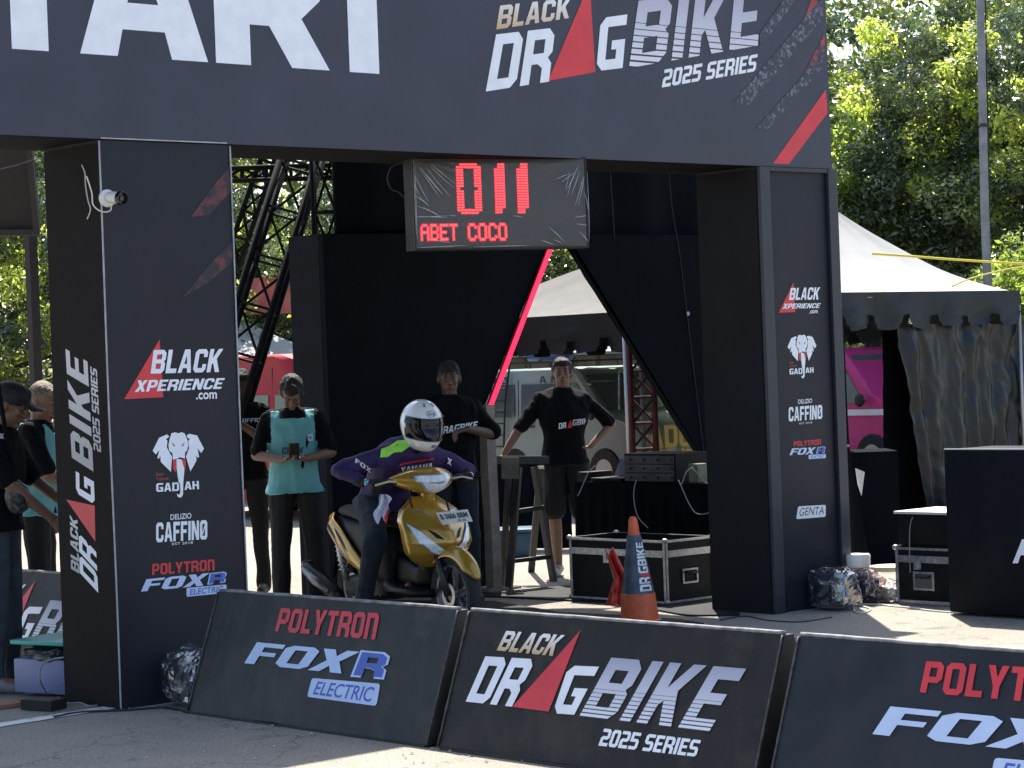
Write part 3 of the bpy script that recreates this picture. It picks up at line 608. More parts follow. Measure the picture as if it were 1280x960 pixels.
# wooden post at the lower end of the strip
def box_post(name, bx, by, tx, ty, w, m, label, cat):
    g = G(bx, by); d = (g-CAMP).dot(VV); top = D(tx, ty, d)
    t = thing(name, label, cat, tuple(g)); mb = MB()
    rings = []
    for i in range(9):
        f = i/8; c = g.lerp(top, f)+Vector((.004*math.sin(f*7), 0, 0)); h = w/2*(1+.04*math.sin(f*13))
        rings.append([c+Vector((sx*h, sy*h, 0)) for sx, sy in ((-1, -1), (1, -1), (1, 1), (-1, 1))])
    mb.loft(rings); mb.build('timber', m, t); return t, g, top
WOOD = mat('weathered_timber', (.26, .21, .18), .8, var=.3, vs=9, bump=.4, bs=40)
tp, g_, top_ = box_post('timber_post', 618, 737, 608, 506, .085, WOOD, 'weathered grey wooden post standing at the foot of the red light strip', 'post')
mb = MB(); mb.box((g_.x-.16, g_.y-.12, 0), (g_.x+.16, g_.y+.12, .02)); mb.build('foot_plate', WOOD, tp)
# ================================================================ LED SCOREBOARD hung under the beam
Ub = (VR*math.cos(math.radians(25))+VV*math.sin(math.radians(25))).normalized()
c0 = D(518, 313, 13.8); PLD = Plane(c0, Ub, (0, 0, 1)); Nb = PLD.N
uv_tl = PLD.uv(510, 200); uv_br = PLD.uv(736, 308); wB = uv_br[0]; hB = uv_tl[1]+.02
led = thing('led_scoreboard', 'black LED board under the beam wrapped in clear plastic, showing 011 in red', 'scoreboard', tuple(c0))
def bp(u, v, o): return PLD.at(u, v, o)
mb = MB(); q = [bp(0, 0, -.12), bp(wB, -.0, -.12), bp(wB, 0, 0), bp(0, 0, 0)]; mb.prism(q, VZ*hB); mb.build('housing', mat('board_housing', (.005, .005, .006), .6, var=.3, vs=8, spec=.2), led)
mb = MB()
for (u0, v0, u1, v1) in ((0, 0, wB, .012), (0, hB-.012, wB, hB), (0, .0125, .012, hB-.0125), (wB-.012, .0125, wB, hB-.0125)):
    mb.prism([bp(u0, v0, .0005), bp(u1, v0, .0005), bp(u1, v1, .0005), bp(u0, v1, .0005)], Nb*.008)
mb.build('bezel', mat('bezel', (.015, .015, .017), .5, spec=.3), led)
mb = MB(); mb.prism([bp(.013, .013, .0005), bp(wB-.013, .013, .0005), bp(wB-.013, hB-.013, .0005), bp(.013, hB-.013, .0005)], Nb*.003); mb.build('screen', mat('screen_black', (.016, .014, .018), .4), led)
LEDM = mat('led_red_dot', (.8, .03, .03), .4, emit=(1, .05, .06), es=1.25); LEDD = mat('led_red_glow', (.4, .01, .02), .5, emit=(.7, .0, .02), es=.32)
def digit(kind, x0, x1, y0, y1):
    """photo box of a digit: rows of glowing dots on a dim red backing"""
    a = PLD.uv(x0, y1); b = PLD.uv(x1, y0); u0, v0 = a; u1, v1 = b; W_ = u1-u0; H_ = v1-v0
    R_ = 19; C = 7 if kind == '0' else 3
    back = MB(); on = MB()
    for r in range(R_):
        for c in range(C):
            lit = True
            if kind == '0':
                lit = c in (0, 1, 5, 6) or r in (0, 1, R_-2, R_-1)
                if r in (0, R_-1) and c in (0, 6): lit = False
                if r in (9,) and c in (1, 5): lit = False
            else:
                if r == R_-1 and c == 0: lit = False
                if r == R_-2 and c == 0: lit = False
                if r in (0, 1) and c == 2: lit = False
            if not lit: continue
            cu = u0+W_*(c+.5)/C; cv = v0+H_*(r+.5)/R_; du = W_/C*.5; dv = H_/R_*.5
            back.add([bp(cu-du*1.15, cv-dv*1.15, .0045), bp(cu+du*1.15, cv-dv*1.15, .0045), bp(cu+du*1.15, cv+dv*1.15, .0045), bp(cu-du*1.15, cv+dv*1.15, .0045)], [(0, 1, 2, 3)]) if (r+c) % 2 == 0 else back.add([bp(cu-du*.9, cv-dv*.9, .0052), bp(cu+du*.9, cv-dv*.9, .0052), bp(cu+du*.9, cv+dv*.9, .0052), bp(cu-du*.9, cv+dv*.9, .0052)], [(0, 1, 2, 3)])
            on.add([bp(cu-du*.9, cv-dv*.5, .008), bp(cu+du*.84, cv-dv*.5, .008), bp(cu+du*.84, cv+dv*.5, .008), bp(cu-du*.9, cv+dv*.5, .008)], [(0, 1, 2, 3)])
    back.build('digit_glow', LEDD, led); on.build('digit', LEDM, led)
digit('0', 571.5, 600, 204, 268); digit('1', 619, 629.5, 204, 267); digit('1', 647, 658.5, 204, 267)
DOT = {'A': '01110 10001 10001 11111 10001 10001 10001', 'B': '11110 10001 10001 11110 10001 10001 11110', 'E': '11111 10000 10000 11110 10000 10000 11111', 'T': '11111 00100 00100 00100 00100 00100 00100', 'C': '01110 10001 10000 10000 10000 10001 01110', 'O': '01110 10001 10001 10001 10001 10001 01110'}
def dots(word, x0, x1, y0, y1):
    a = PLD.uv(x0, y1); b = PLD.uv(x1, y0); n = len(word); cw = (b[0]-a[0])/(n*6-1); ch_ = (b[1]-a[1])/7
    on = MB(); gl = MB()
    for i, ch in enumerate(word):
        for r, row in enumerate(DOT[ch].split()):
            for c, v in enumerate(row):
                if v == '1':
                    u = a[0]+(i*6+c)*cw; w = b[1]-(r+1)*ch_
                    on.add([bp(u, w+ch_*.12, .008), bp(u+cw, w+ch_*.12, .008), bp(u+cw, w+ch_*.88, .008), bp(u, w+ch_*.88, .008)], [(0, 1, 2, 3)])
                    k = .0045+.0004*((r+c) % 2)
                    gl.add([bp(u-cw*.4, w-ch_*.3, k), bp(u+cw*1.4, w-ch_*.3, k), bp(u+cw*1.4, w+ch_*1.3, k), bp(u-cw*.4, w+ch_*1.3, k)], [(0, 1, 2, 3)])
    on.build('dot_letters', LEDM, led); gl.build('dot_letter_glow', LEDD, led)
dots('ABET', 526, 571, 280, 301); dots('COCO', 585, 632.5, 279, 301)
# clear plastic, pulled tight at the corners
PLAST = bpy.data.materials.new('clear_plastic_film'); PLAST.use_nodes = True
def plastic(m, tr=.90, rough=.12, tint=(1, 1, 1), bumps=30, bst=.35, tmax=.7):
    t = m.node_tree; t.nodes.clear(); L = t.links.new
    o = t.nodes.new('ShaderNodeOutputMaterial'); mx = t.nodes.new('ShaderNodeMixShader'); a = t.nodes.new('ShaderNodeBsdfTransparent'); g = t.nodes.new('ShaderNodeBsdfGlossy')
    a.inputs[0].default_value = (*tint, 1); g.inputs['Roughness'].default_value = rough
    tc = t.nodes.new('ShaderNodeTexCoord'); n = t.nodes.new('ShaderNodeTexNoise'); n.inputs['Scale'].default_value = bumps; n.inputs['Detail'].default_value = 3; n.inputs['Distortion'].default_value = 1.5
    L(tc.outputs['Object'], n.inputs['Vector']); bpn = t.nodes.new('ShaderNodeBump'); bpn.inputs['Strength'].default_value = bst; bpn.inputs['Distance'].default_value = .02; L(n.outputs['Fac'], bpn.inputs['Height']); L(bpn.outputs[0], g.inputs['Normal'])
    fr = t.nodes.new('ShaderNodeLayerWeight'); fr.inputs[0].default_value = 1-tr; L(bpn.outputs[0], fr.inputs['Normal'])
    mr = t.nodes.new('ShaderNodeMapRange'); mr.inputs['To Min'].default_value = 1-tr; mr.inputs['To Max'].default_value = tmax; L(fr.outputs['Facing'], mr.inputs[0])
    L(mr.outputs[0], mx.inputs[0]); L(a.outputs[0], mx.inputs[1]); L(g.outputs[0], mx.inputs[2]); L(mx.outputs[0], o.inputs[0])
plastic(PLAST, .965, .16, tmax=.38)
def film(a, b):
    u = wB*a; v = hB*b; d = .018
    dc = [(math.hypot(a-cx_, (b-cy_)*.5), math.atan2(b-cy_, (a-cx_)*2+1e-6)) for cx_ in (0, 1) for cy_ in (0, 1)]
    for r, an in dc: d += .006*math.exp(-r*6)*math.sin(an*38)
    d += .004*noise.noise(Vector((a*9, b*5, 3)))
    e = min(a, 1-a, b, 1-b); return bp(u, v, .002+(d)*min(1, e*14+.1))
mb = MB(); mb.grid(film, 150, 70); mb.build('plastic_film', PLAST, led, True)
FOLD = mat('plastic_fold', (.62, .62, .66), .3, var=.3, vs=30)
FOLDS = [(517,222,533,252),(522,212,548,247),(530,210,560,246),(536,205,566,230),(516,245,532,255),(520,258,545,268),(518,272,560,270),(516,206,520,300),(714,222,706,246),(722,214,712,244),(727,222,716,258),(700,228,716,216),(716,272,731,270),(718,280,732,282),(722,290,734,303),(684,284,704,303),(690,300,700,304),(672,300,690,306),(519,310,580,307),(590,309,660,307),(560,304,530,298),(733,215,734,300),(560,270,568,270),(640,270,652,272),(728,240,733,262)]
FOLDS += [tuple(v) for v in (np.array(FOLDS[:12])+np.tile(rng.uniform(-7, 7, (12, 2)), 2)+rng.uniform(-3, 3, (12, 4)))]
mb = MB()
for f in FOLDS:
    a = PLD.uv(f[0], f[1]); b = PLD.uv(f[2], f[3]); n = 7; pts = []
    for i in range(n):
        s_ = i/(n-1); pts.append(bp(min(wB-.004, max(.004, a[0]+(b[0]-a[0])*s_+.002*math.sin(s_*5+f[0]))), max(.004, a[1]+(b[1]-a[1])*s_), .026))
    mb.tube(pts, [.0004+.0011*math.sin(math.pi*i/(n-1)) for i in range(n)], 4)
stuff(mb.build('plastic_crease', FOLD, led))
for u in (.2, wB-.2):
    mb = MB(); mb.tube([bp(u, hB-.005, -.06), bp(u, hB+.12, -.06)], .006, 6); mb.build('hanger', DARKMETAL, led)
CABLE = mat('grey_cable', (.25, .25, .27), .5); BCABLE = mat('black_cable', (.012, .012, .012), .5); WCABLE = mat('white_cable', (.65, .63, .58), .45)
def cable(pts, r, m, label, name='cable', par=None, n=40):
    P = [Vector(p) for p in pts]; out = []
    for i in range(len(P)-1):
        p0 = P[max(i-1, 0)]; p1 = P[i]; p2 = P[i+1]; p3 = P[min(i+2, len(P)-1)]
        for k in range(6):
            t = k/6; out.append(.5*((2*p1)+(p2-p0)*t+(2*p0-5*p1+4*p2-p3)*t*t+(3*p1-p0-3*p2+p3)*t**3))
    out.append(P[-1]); mb = MB(); mb.tube(out, r, 6); o = mb.build(name, m, par, True)
    if label: tag(o, label, 'cable')
    return o
cable([D(x, y, 13.6) for x, y in ((505, 203), (490, 208), (484, 222), (489, 236), (498, 240), (505, 246), (507, 236))], .004, BCABLE, 'thin black cable looped at the left end of the LED board')
# ================================================================ CCTV CAMERA on the left pillar
cp = PLN(133, 248, 1, YF-.01)
cctv = thing('security_camera', 'small white bullet camera fixed near the top of the left pillar edge', 'security camera', tuple(cp))
CW = mat('camera_white', (.72, .72, .70), .35); CB = mat('camera_black', (.01, .01, .012), .2)
def lathe_dir(prof, c, d, m, name, par, n=20):
    M = Vector(d).to_track_quat('Z', 'Y').to_matrix(); mb = MB(); mb.lathe(prof, c, n, M=M); return mb.build(name, m, par, 'auto')
lathe_dir([(.001, 0), (.045, 0), (.045, .012), (.036, .022), (.001, .024)], cp, (0, -1, 0), CW, 'mount', cctv)
bd = (VR*.75 - VV*.55 + VZ*-.12).normalized(); bc = cp+Vector((.0, -.055, .0))
lathe_dir([(.001, 0), (.012, 0), (.012, .04)], cp+Vector((0, -.02, 0)), (0, -1, 0), CW, 'arm', cctv)
lathe_dir([(.001, -.035), (.018, -.033), (.030, -.015), (.032, .045), (.034, .05)], bc, bd, CW, 'body', cctv)
lathe_dir([(.035, .05), (.037, .075), (.034, .078), (.031, .078), (.031, .06), (.001, .06)], bc, bd, CB, 'hood', cctv)
lathe_dir([(.001, .066), (.012, .068), (.014, .062)], bc, bd, mat('lens_glass', (.03, .035, .05), .05), 'lens', cctv)
cable([PLN(x, y, 1, YF-.03) for x, y in ((139, 256), (138, 263), (130, 265), (122, 262), (116, 255), (115, 243), (112, 232), (108, 220))], .0035, WCABLE, 'white camera cable curling up the corner of the left pillar')
cable([PLN(x, y, 0, XC-.02) for x, y in ((102, 206), (106, 216), (107, 232), (110, 250), (113, 262), (109, 274))], .0035, WCABLE, 'white cable end hanging loose on the dark side of the left pillar')
# ================================================================ FLIGHT CASES
ALU = mat('scuffed_aluminium', (.42, .42, .43), .38, .75, var=.3, vs=30, bump=.1, bs=60)
CASEBLK = mat('case_laminate', (.004, .0045, .006), .6, var=.3, vs=5, bump=.15, bs=200, dirt=(.02, .018, .018), dsc=6, damt=.3, spec=.2)
def bounds(corner, right, left, top):
    g = G(*corner); x1 = PLN(right, corner[1], 1, g.y).x if right else None; y1 = PLN(left, corner[1], 0, g.x).y if left else None
    return g.x, g.y, x1, y1, PLN(corner[0], top, 1, g.y).z
def flight_case(x0, y0, x1, y1, h, label, open_=True, z0=0, hside=False):
    t = thing('flight_case', label, 'flight case', (x0, y0, z0)); th = .012
    bx = lambda n, m, *L: [None for _ in [0]] and None
    def P(name, m, lo, hi, bev=0): mb = MB(); mb.box(lo, hi, bev); return mb.build(name, m, t)
    for nm, lo, hi in (('panel', (x0, y0+th, z0+.01), (x0+th, y1-th, z0+h)), ('panel', (x1-th, y0+th, z0+.01), (x1, y1-th, z0+h)), ('panel', (x0+th, y0, z0+.01), (x1-th, y0+th, z0+h)), ('panel', (x0+th, y1-th, z0+.01), (x1-th, y1, z0+h)), ('bottom', (x0+th, y0+th, z0+.01), (x1-th, y1-th, z0+.03))): P(nm, CASEBLK, lo, hi)
    if not open_: P('lid', CASEBLK, (x0+.004, y0+.004, z0+h), (x1-.004, y1-.004, z0+h+.012))
    e = .024; o = .004
    for sx in (0, 1):
        for sy in (0, 1):
            X = x0-o if sx == 0 else x1-e+o; Y = y0-o if sy == 0 else y1-e+o
            mb = MB()
            if sx == 0: mb.box((x0-o, Y, z0), (x0-.0005, Y+e, z0+h))
            else: mb.box((x1+.0005, Y, z0), (x1+o, Y+e, z0+h))
            if sy == 0: mb.box((X, y0-o, z0), (X+e, y0-.0005, z0+h))
            else: mb.box((X, y1+.0005, z0), (X+e, y1+o, z0+h))
            mb.build('corner_edge', ALU, t)
            mb = MB(); mb.ell((x0 if sx == 0 else x1, y0 if sy == 0 else y1, z0+h), (.022, .022, .018)); mb.build('corner_cap', ALU, t, True)
            mb = MB(); mb.ell((x0 if sx == 0 else x1, y0 if sy == 0 else y1, z0+.02), (.02, .02, .018)); mb.build('corner_cap', ALU, t, True)
    def rail(z, hh):
        mb = MB(); q = .006
        mb.box((x0-q, y0+.02, z), (x0-.001, y1-.02, z+hh)); mb.box((x1+.001, y0+.02, z), (x1+q, y1-.02, z+hh)); mb.box((x0+.02, y0-q, z), (x1-.02, y0-.001, z+hh)); mb.box((x0+.02, y1+.001, z), (x1-.02, y1+q, z+hh)); mb.build('rail', ALU, t)
    rail(z0+.004, .022); rail(z0+h*.74, .045); rail(z0+h-.014, .016)
    # latch on the long side, recessed handle on the short side
    ym = y0+(y1-y0)*.60; mb = MB(); mb.box((x0-.012, ym-.03, z0+h*.62), (x0-.0065, ym+.03, z0+h*.84)); mb.bar((x0-.016, ym, z0+h*.66), (x0-.016, ym, z0+h*.8), .012, .01); mb.build('latch', ALU, t)
    for fx in ((.5,) if not hside else ()):
        xm = x0+(x1-x0)*fx; zc = z0+h*.42; mb = MB()
        for a, b in (((xm-.075, y0-.008, zc-.05), (xm+.075, y0-.001, zc-.038)), ((xm-.075, y0-.008, zc+.038), (xm+.075, y0-.001, zc+.05)), ((xm-.075, y0-.008, zc-.037), (xm-.062, y0-.001, zc+.037)), ((xm+.062, y0-.008, zc-.037), (xm+.075, y0-.001, zc+.037))): mb.box(a, b)
        mb.build('handle_plate', ALU, t)
        mb = MB(); mb.tube([(xm-.05, y0-.01, zc+.028), (xm-.045, y0-.03, zc+.024), (xm+.045, y0-.03, zc+.024), (xm+.05, y0-.01, zc+.028)], .008, 6); mb.build('handle', mat('rubber', (.012, .012, .012), .7), t, True)
    if hside:
        ym = (y0+y1)/2; zc = z0+h*.42; mb = MB()
        for a, b in (((ym-.085, zc-.06), (ym+.085, zc-.046)), ((ym-.085, zc+.046), (ym+.085, zc+.06)), ((ym-.085, zc-.045), (ym-.07, zc+.045)), ((ym+.07, zc-.045), (ym+.085, zc+.045))): mb.box((x0-.009, a[0], a[1]), (x0-.001, b[0], b[1]))
        mb.build('handle_plate', ALU, t); mb = MB(); mb.box((x0-.006, ym-.069, zc-.045), (x0-.001, ym+.069, zc+.045)); mb.build('handle_recess', mat('recess_grey', (.09, .09, .09), .6), t)
        mb = MB(); mb.tube([(x0-.01, ym-.05, zc+.03), (x0-.03, ym-.045, zc+.026), (x0-.03, ym+.045, zc+.026), (x0-.01, ym+.05, zc+.03)], .008, 6); mb.build('handle', mat('rubber', (.012, .012, .012), .7), t, True)
    return t
x0, y0, x1, y1, h = bounds((834, 757), 893, 715, 676)
fc1 = flight_case(x0, y0, x1, y1, h, 'open black flight case with metal edges behind the orange cone')
CASE1 = (x0, y0, x1, y1, h)
gc = G(1122, 754); x0 = gc.x; y1 = gc.y; y0 = PLN(1192, 760, 0, x0).y; h = PLN(1122, 684, 0, x0).z
fc2 = flight_case(x0, y0, x0+.45, y1, h, 'closed black flight case beside the tall black speaker cabinet', False, hside=True)
# low black trunk with a pale lid on the closed case
zz = h+.014; z2 = PLN(1122, 640, 0, x0).z
t = thing('equipment_box', 'small black box with a pale sunlit lid standing on the closed flight case', 'box', (x0, y0, zz))
mb = MB(); mb.box((x0+.01, y0+.02, zz), (x0+.42, y1-.02, z2-.012), .01); mb.build('body', CASEBLK, t)
mb = MB(); mb.box((x0-.01, y0, z2-.011), (x0+.44, y1, z2+.006), .003); mb.build('lid', mat('pale_lid', (.62, .62, .6), .5, var=.1), t)
# tall black cabinet at the right edge
gc = G(1187, 769); x0 = gc.x; y1 = gc.y; y0 = y1-1.15; h = PLN(1190, 562, 0, x0).z
cab = thing('speaker_cabinet', 'tall plain black cabinet at the right edge with part of a white letter', 'cabinet', (x0, y0, 0))
mb = MB(); mb.box((x0, y0, .02), (x0+.5, y1, h), .012); mb.build('body', mat('cabinet_black', (.0032, .0042, .008), .7, var=.25, vs=3, bump=.15, bs=90, dirt=(.02, .02, .024), dsc=4, damt=.25, spec=.15), cab, 'auto')
mb = MB(); mb.bar((x0+.006, y0+.002, h+.003), (x0+.006, y1-.002, h+.003), .012, .008); mb.build('edge_strip', mat('pale_edge', (.6, .6, .6), .4), cab)
for fx in (.08, .87):
    mb = MB(); mb.box((x0+.05, y0+.05+fx, 0), (x0+.1, y0+.1+fx, .02)); mb.build('foot', DARKMETAL, cab)
PC = Plane((x0-.004, y1, 0), (0, -1, 0), (0, 0, 1)); PC.poly([(1266, 704), (1278, 674), (1290, 674), (1290, 704), (1282, 704), (1282, 694), (1276, 694), (1273, 704)], 'letter', WHITE, cab)
# ================================================================ TRAFFIC CONE with its sleeve and the red flag
g = G(800, 777); cone = thing('traffic_cone', 'orange traffic cone wearing a dark printed sleeve beside the flight case', 'traffic cone', tuple(g))
OR = mat('faded_orange_plastic', (.72, .13, .045), .55, var=.2, vs=6, dirt=(.25, .10, .06), dsc=7, damt=.6)
zc = (PLN(790, 646, 1, g.y).z); lean = Vector((-.02, -.0, 0))
def cc(z): return g+lean*(z/zc)*1.5+VZ*z
def cring(r, z, n=24): c = cc(z); return [c+Vector((r*math.cos(2*math.pi*j/n), r*math.sin(2*math.pi*j/n), 0)) for j in range(n)]
mb = MB(); mb.loft([cring(.135, 0), cring(.135, .012), cring(.122, .02), cring(.108, .18), cring(.104, .184)]); mb.build('base_skirt', OR, cone, 'auto')
mb = MB(); mb.loft([cring(.10, .17), cring(.062, .38), cring(.036, zc-.1), cring(.028, zc-.02), cring(.018, zc), cring(.012, zc)]); mb.build('cone_body', OR, cone, 'auto')
SLV = mat('dark_blue_sleeve', (.05, .065, .10), .4, var=.6, vs=10)
mb = MB(); n = 24; rings = []
for i in range(9):
    f = i/8; z = .175+(zc-.115-.175)*f; r = .106+(.043-.106)*f; c = cc(z)
    rings.append([c+Vector(((r+.004*math.sin(j*2.1+i))*math.cos(2*math.pi*j/n), (r+.004*math.sin(j*1.7))*math.sin(2*math.pi*j/n), 0)) for j in range(n)])
mb.loft(rings, cap=False); slv = mb.build('sleeve', SLV, cone, True)
MB_ = None
dcam = (CAMP-g); dcam.z = 0; dcam.normalize(); dside = Vector((-dcam.y, dcam.x, 0))
def onsleeve(a, b):
    z = .2+a*(zc-.36); f = (z-.175)/(zc-.29); r = .106+(.043-.106)*f+.008; th = math.radians(8+ b*52)*1.
    return cc(z)+(dcam*math.cos(th)+dside*math.sin(th))*r
text = fit(block2d('DR GBIKE'), 0, .0, 1, 1)
place2d((text[0], text[1]), lambda a, b: onsleeve(a, (1-b)*.9), 'lettering', WHITE, slv)
place2d(fit(shape2d([[(0, 0), (1, 0), (.5, 1)]]), .26, .0, .4, 1), lambda a, b: onsleeve(a, 1-b), 'red_triangle', RED, slv)
# red flag cloth, draped over the case side
FLAG = mat('red_plastic_flag', (.62, .045, .03), .45, var=.25, vs=9, bump=.3, bs=14)
gf = G(768, 762)
def flagfn(a, b):
    xs = np.interp(b, [0, .25, .5, .75, 1], [757, 762, 768, 762, 756]) + (np.interp(b, [0, .3, .6, 1], [24, 22, 15, 14]))*(a) ; ys = np.interp(b, [0, 1], [757, 690])+ (6*math.sin(a*9+b*5))*b
    return D(xs, ys, 15.75) + (VV*(.03*math.sin(a*11+b*4)+.02*noise.noise(Vector((a*5, b*7, 1)))))
mb = MB(); mb.grid(flagfn, 22, 26)
fl = mb.build('red_flag', FLAG, None, True); s_ = fl.modifiers.new('t', 'SOLIDIFY'); s_.thickness = .004
tag(fl, 'crumpled red plastic flag drooping beside the orange cone', 'flag')
# ================================================================ BACKGROUND: TREES
def leaf_mat(name, dark, light, tr=.45):
    m = bpy.data.materials.new(name); m.use_nodes = True; t = m.node_tree; t.nodes.clear(); L = t.links.new
    o = t.nodes.new('ShaderNodeOutputMaterial'); mx = t.nodes.new('ShaderNodeMixShader'); d = t.nodes.new('ShaderNodeBsdfPrincipled'); tr_ = t.nodes.new('ShaderNodeBsdfTranslucent')
    at = t.nodes.new('ShaderNodeAttribute'); at.attribute_name = 'tone'; r = t.nodes.new('ShaderNodeValToRGB')
    r.color_ramp.elements[0].color = (*dark, 1); r.color_ramp.elements[1].color = (*light, 1); r.color_ramp.elements[1].position = .95
    e_ = r.color_ramp.elements.new(.52); e_.color = (*[a*.62+b*.24 for a, b in zip(dark, light)], 1)
    L(at.outputs['Fac'], r.inputs[0]); L(r.outputs[0], d.inputs['Base Color']); d.inputs['Roughness'].default_value = .27; d.inputs['Specular IOR Level'].default_value = .9
    g = t.nodes.new('ShaderNodeMixRGB'); g.blend_type = 'MULTIPLY'; g.inputs[0].default_value = 1; g.inputs[2].default_value = (1.35, 1.4, .75, 1); L(r.outputs[0], g.inputs[1]); L(g.outputs[0], tr_.inputs[0])
    mr_ = t.nodes.new('ShaderNodeMapRange'); mr_.inputs['From Min'].default_value = .3; mr_.inputs['From Max'].default_value = .9; mr_.inputs['To Min'].default_value = tr*.6; mr_.inputs['To Max'].default_value = min(.75, tr*1.6); L(at.outputs['Fac'], mr_.inputs[0]); L(mr_.outputs[0], mx.inputs[0]); L(d.outputs[0], mx.inputs[1]); L(tr_.outputs[0], mx.inputs[2]); L(mx.outputs[0], o.inputs[0]); return m
LEAF = leaf_mat('leaf_green', (.050, .085, .060), (.50, .57, .18), .52); LEAFY = leaf_mat('leaf_bright', (.07, .13, .045), (.30, .38, .10), .55)
BARK = mat('bark', (.055, .042, .032), .9, var=.4, vs=8, bump=.6, bs=25)
def leaves_mesh(name, centers, radii, tones, per, size, rg):
    n = len(centers); N = n*per
    c = np.repeat(centers, per, 0); r = np.repeat(radii, per)[:, None]
    dr = rg.normal(size=(N, 3)); dr /= np.linalg.norm(dr, axis=1)[:, None]
    p = c + dr*r*(rg.uniform(.25, 1, (N, 1))**.5)*np.array([1, 1, .75])
    nrm = dr*.5+rg.normal(size=(N, 3))*.7+np.array([0, 0, .5]); nrm /= np.linalg.norm(nrm, axis=1)[:, None]
    a = np.cross(nrm, rg.normal(size=(N, 3))); a /= np.linalg.norm(a, axis=1)[:, None]; b = np.cross(nrm, a)
    s = size*rg.uniform(.6, 1.35, (N, 1))
    fold = nrm*s*.18
    v = np.stack([p-a*s, p+b*s*.42-fold, p+a*s, p-b*s*.42-fold], 1).reshape(-1, 3)
    me = bpy.data.meshes.new(name); me.vertices.add(4*N); me.vertices.foreach_set('co', v.astype(np.float32).ravel())
    me.loops.add(4*N); me.loops.foreach_set('vertex_index', np.arange(4*N, dtype=np.int32)); me.polygons.add(N)
    me.polygons.foreach_set('loop_start', np.arange(0, 4*N, 4, dtype=np.int32)); me.polygons.foreach_set('loop_total', np.full(N, 4, dtype=np.int32))
    me.update(calc_edges=True)
    at = me.attributes.new('tone', 'FLOAT', 'POINT'); tn = np.clip(np.repeat(tones, per)+rg.normal(0, .12, N), 0, 1); at.data.foreach_set('value', np.repeat(tn, 4).astype(np.float32))
    return me
def crown(seed, R_, H_, nc, per, size, m, ymix=.2):
    rg = np.random.default_rng(seed); cs = []; 
    lobes = rg.normal(size=(9, 3)); lobes /= np.linalg.norm(lobes, axis=1)[:, None]; lobes *= np.array([R_*.55, R_*.55, H_*.5])
    for i in range(nc):
        l = lobes[rg.integers(9)]; d = rg.normal(size=3); d /= np.linalg.norm(d); cs.append(l+d*np.array([R_*.5, R_*.5, H_*.42])*rg.uniform(.35, 1)**.5)
    cs = np.array(cs); tn = np.where(rg.random(nc) < ymix, rg.uniform(.75, 1, nc), rg.uniform(.0, .42, nc))
    me = leaves_mesh('crown', cs, rg.uniform(.22, .5, nc), tn, per, size, rg); me.materials.append(m); return me, cs
CR = [crown(11, 2.8, 3.6, 230, 270, .047, LEAF, .3), crown(12, 2.6, 3.4, 230, 270, .047, LEAF, .15), crown(13, 1.9, 1.7, 150, 260, .045, LEAFY, .6)]
def trunk_mesh(seed, H0, R0, cs):
    rg = random.Random(seed); mb = MB(); pts = [Vector((0, 0, -.05))]
    for i in range(1, 7): pts.append(Vector((.1*math.sin(i*1.3+seed), .1*math.cos(i+seed), H0*i/6)))
    mb.tube(pts, [R0*(1.25-.6*i/6) for i in range(7)], 9)
    for k in range(9):
        s = pts[rg.randint(3, 6)]; c = Vector(cs[rg.randrange(len(cs))])+Vector((0, 0, H0+1.6)); mid = s.lerp(c, .5)+Vector((rg.uniform(-.3, .3), rg.uniform(-.3, .3), .1))
        mb.tube([s, s.lerp(mid, .5)+Vector((0, 0, .05)), mid, mid.lerp(c, .6), c], [R0*.5, R0*.4, R0*.3, R0*.18, R0*.06], 6)
        for j in range(2):
            e = mid+Vector((rg.uniform(-.9, .9), rg.uniform(-.9, .9), rg.uniform(.4, 1.3))); mb.tube([mid, mid.lerp(e, .5)+Vector((.05, 0, 0)), e], [R0*.2, R0*.12, R0*.04], 5)
    return mb.mesh('trunk')
def tree(lat, dep, kind, label, h0=1.9, rz=0., R0=.15, name='broadleaf_tree', sc=1.):
    p = VR*lat+VV*dep
    t = thing(name, label, 'tree', tuple(p), rz, 'trees behind the tents'); t.scale = (sc, sc, sc)
    me, cs = CR[kind]
    tm = trunk_mesh(int(lat*10+dep), h0, R0, cs); link('trunk', tm, BARK, t, True)
    c = bpy.data.objects.new('crown', me); COL.objects.link(c); c.parent = t; c.location = (0, 0, h0+1.6 if kind < 2 else h0+.6)
    return t
TREES = [(5.5, 34.5, 1, 'tall dark tree just right of the right gate pillar', 2.5), (7.4, 32.5, 0, 'tall tree with forked dark trunks behind the grey pole', 3.2), (9.6, 30, 1, 'dense dark tree at the far right beyond the pole', 2.0),
         (7.0, 36.5, 1, 'tree filling the gap behind the forked trunks', 2.6), (2.0, 37, 1, 'tree seen through the triangular opening above the tent', 1.5), (-1.6, 38, 0, 'tree behind the panel wall left of the LED board', 1.6),
         (-3.6, 35, 0, 'tree seen through the leaning truss', 1.8), (-5.6, 37, 1, 'tree hidden mostly by the left gate pillar', 1.6), (-8.2, 33, 0, 'shaded tree above the people at the left edge', 1.7), (-10.8, 36, 1, 'tree beyond the left edge of the start area', 1.8), (11.8, 35, 0, 'tree outside the right edge beyond the pole', 2.0), (4.2, 40, 0, 'tree hidden behind the right gate pillar', 2.4)]
for i, (a, d, k, lb, h0) in enumerate(TREES): tree(a, d, k, lb, h0, i*1.1)
tree(6.65, 27.5, 2, 'sunlit bright green bush above the tent eave at the far right', .9, 2.2, .05, 'leafy_bush')
tree(5.9, 36, 2, 'yellow-green bush behind the white tent roof', .6, .4, .05, 'leafy_bush', .8)
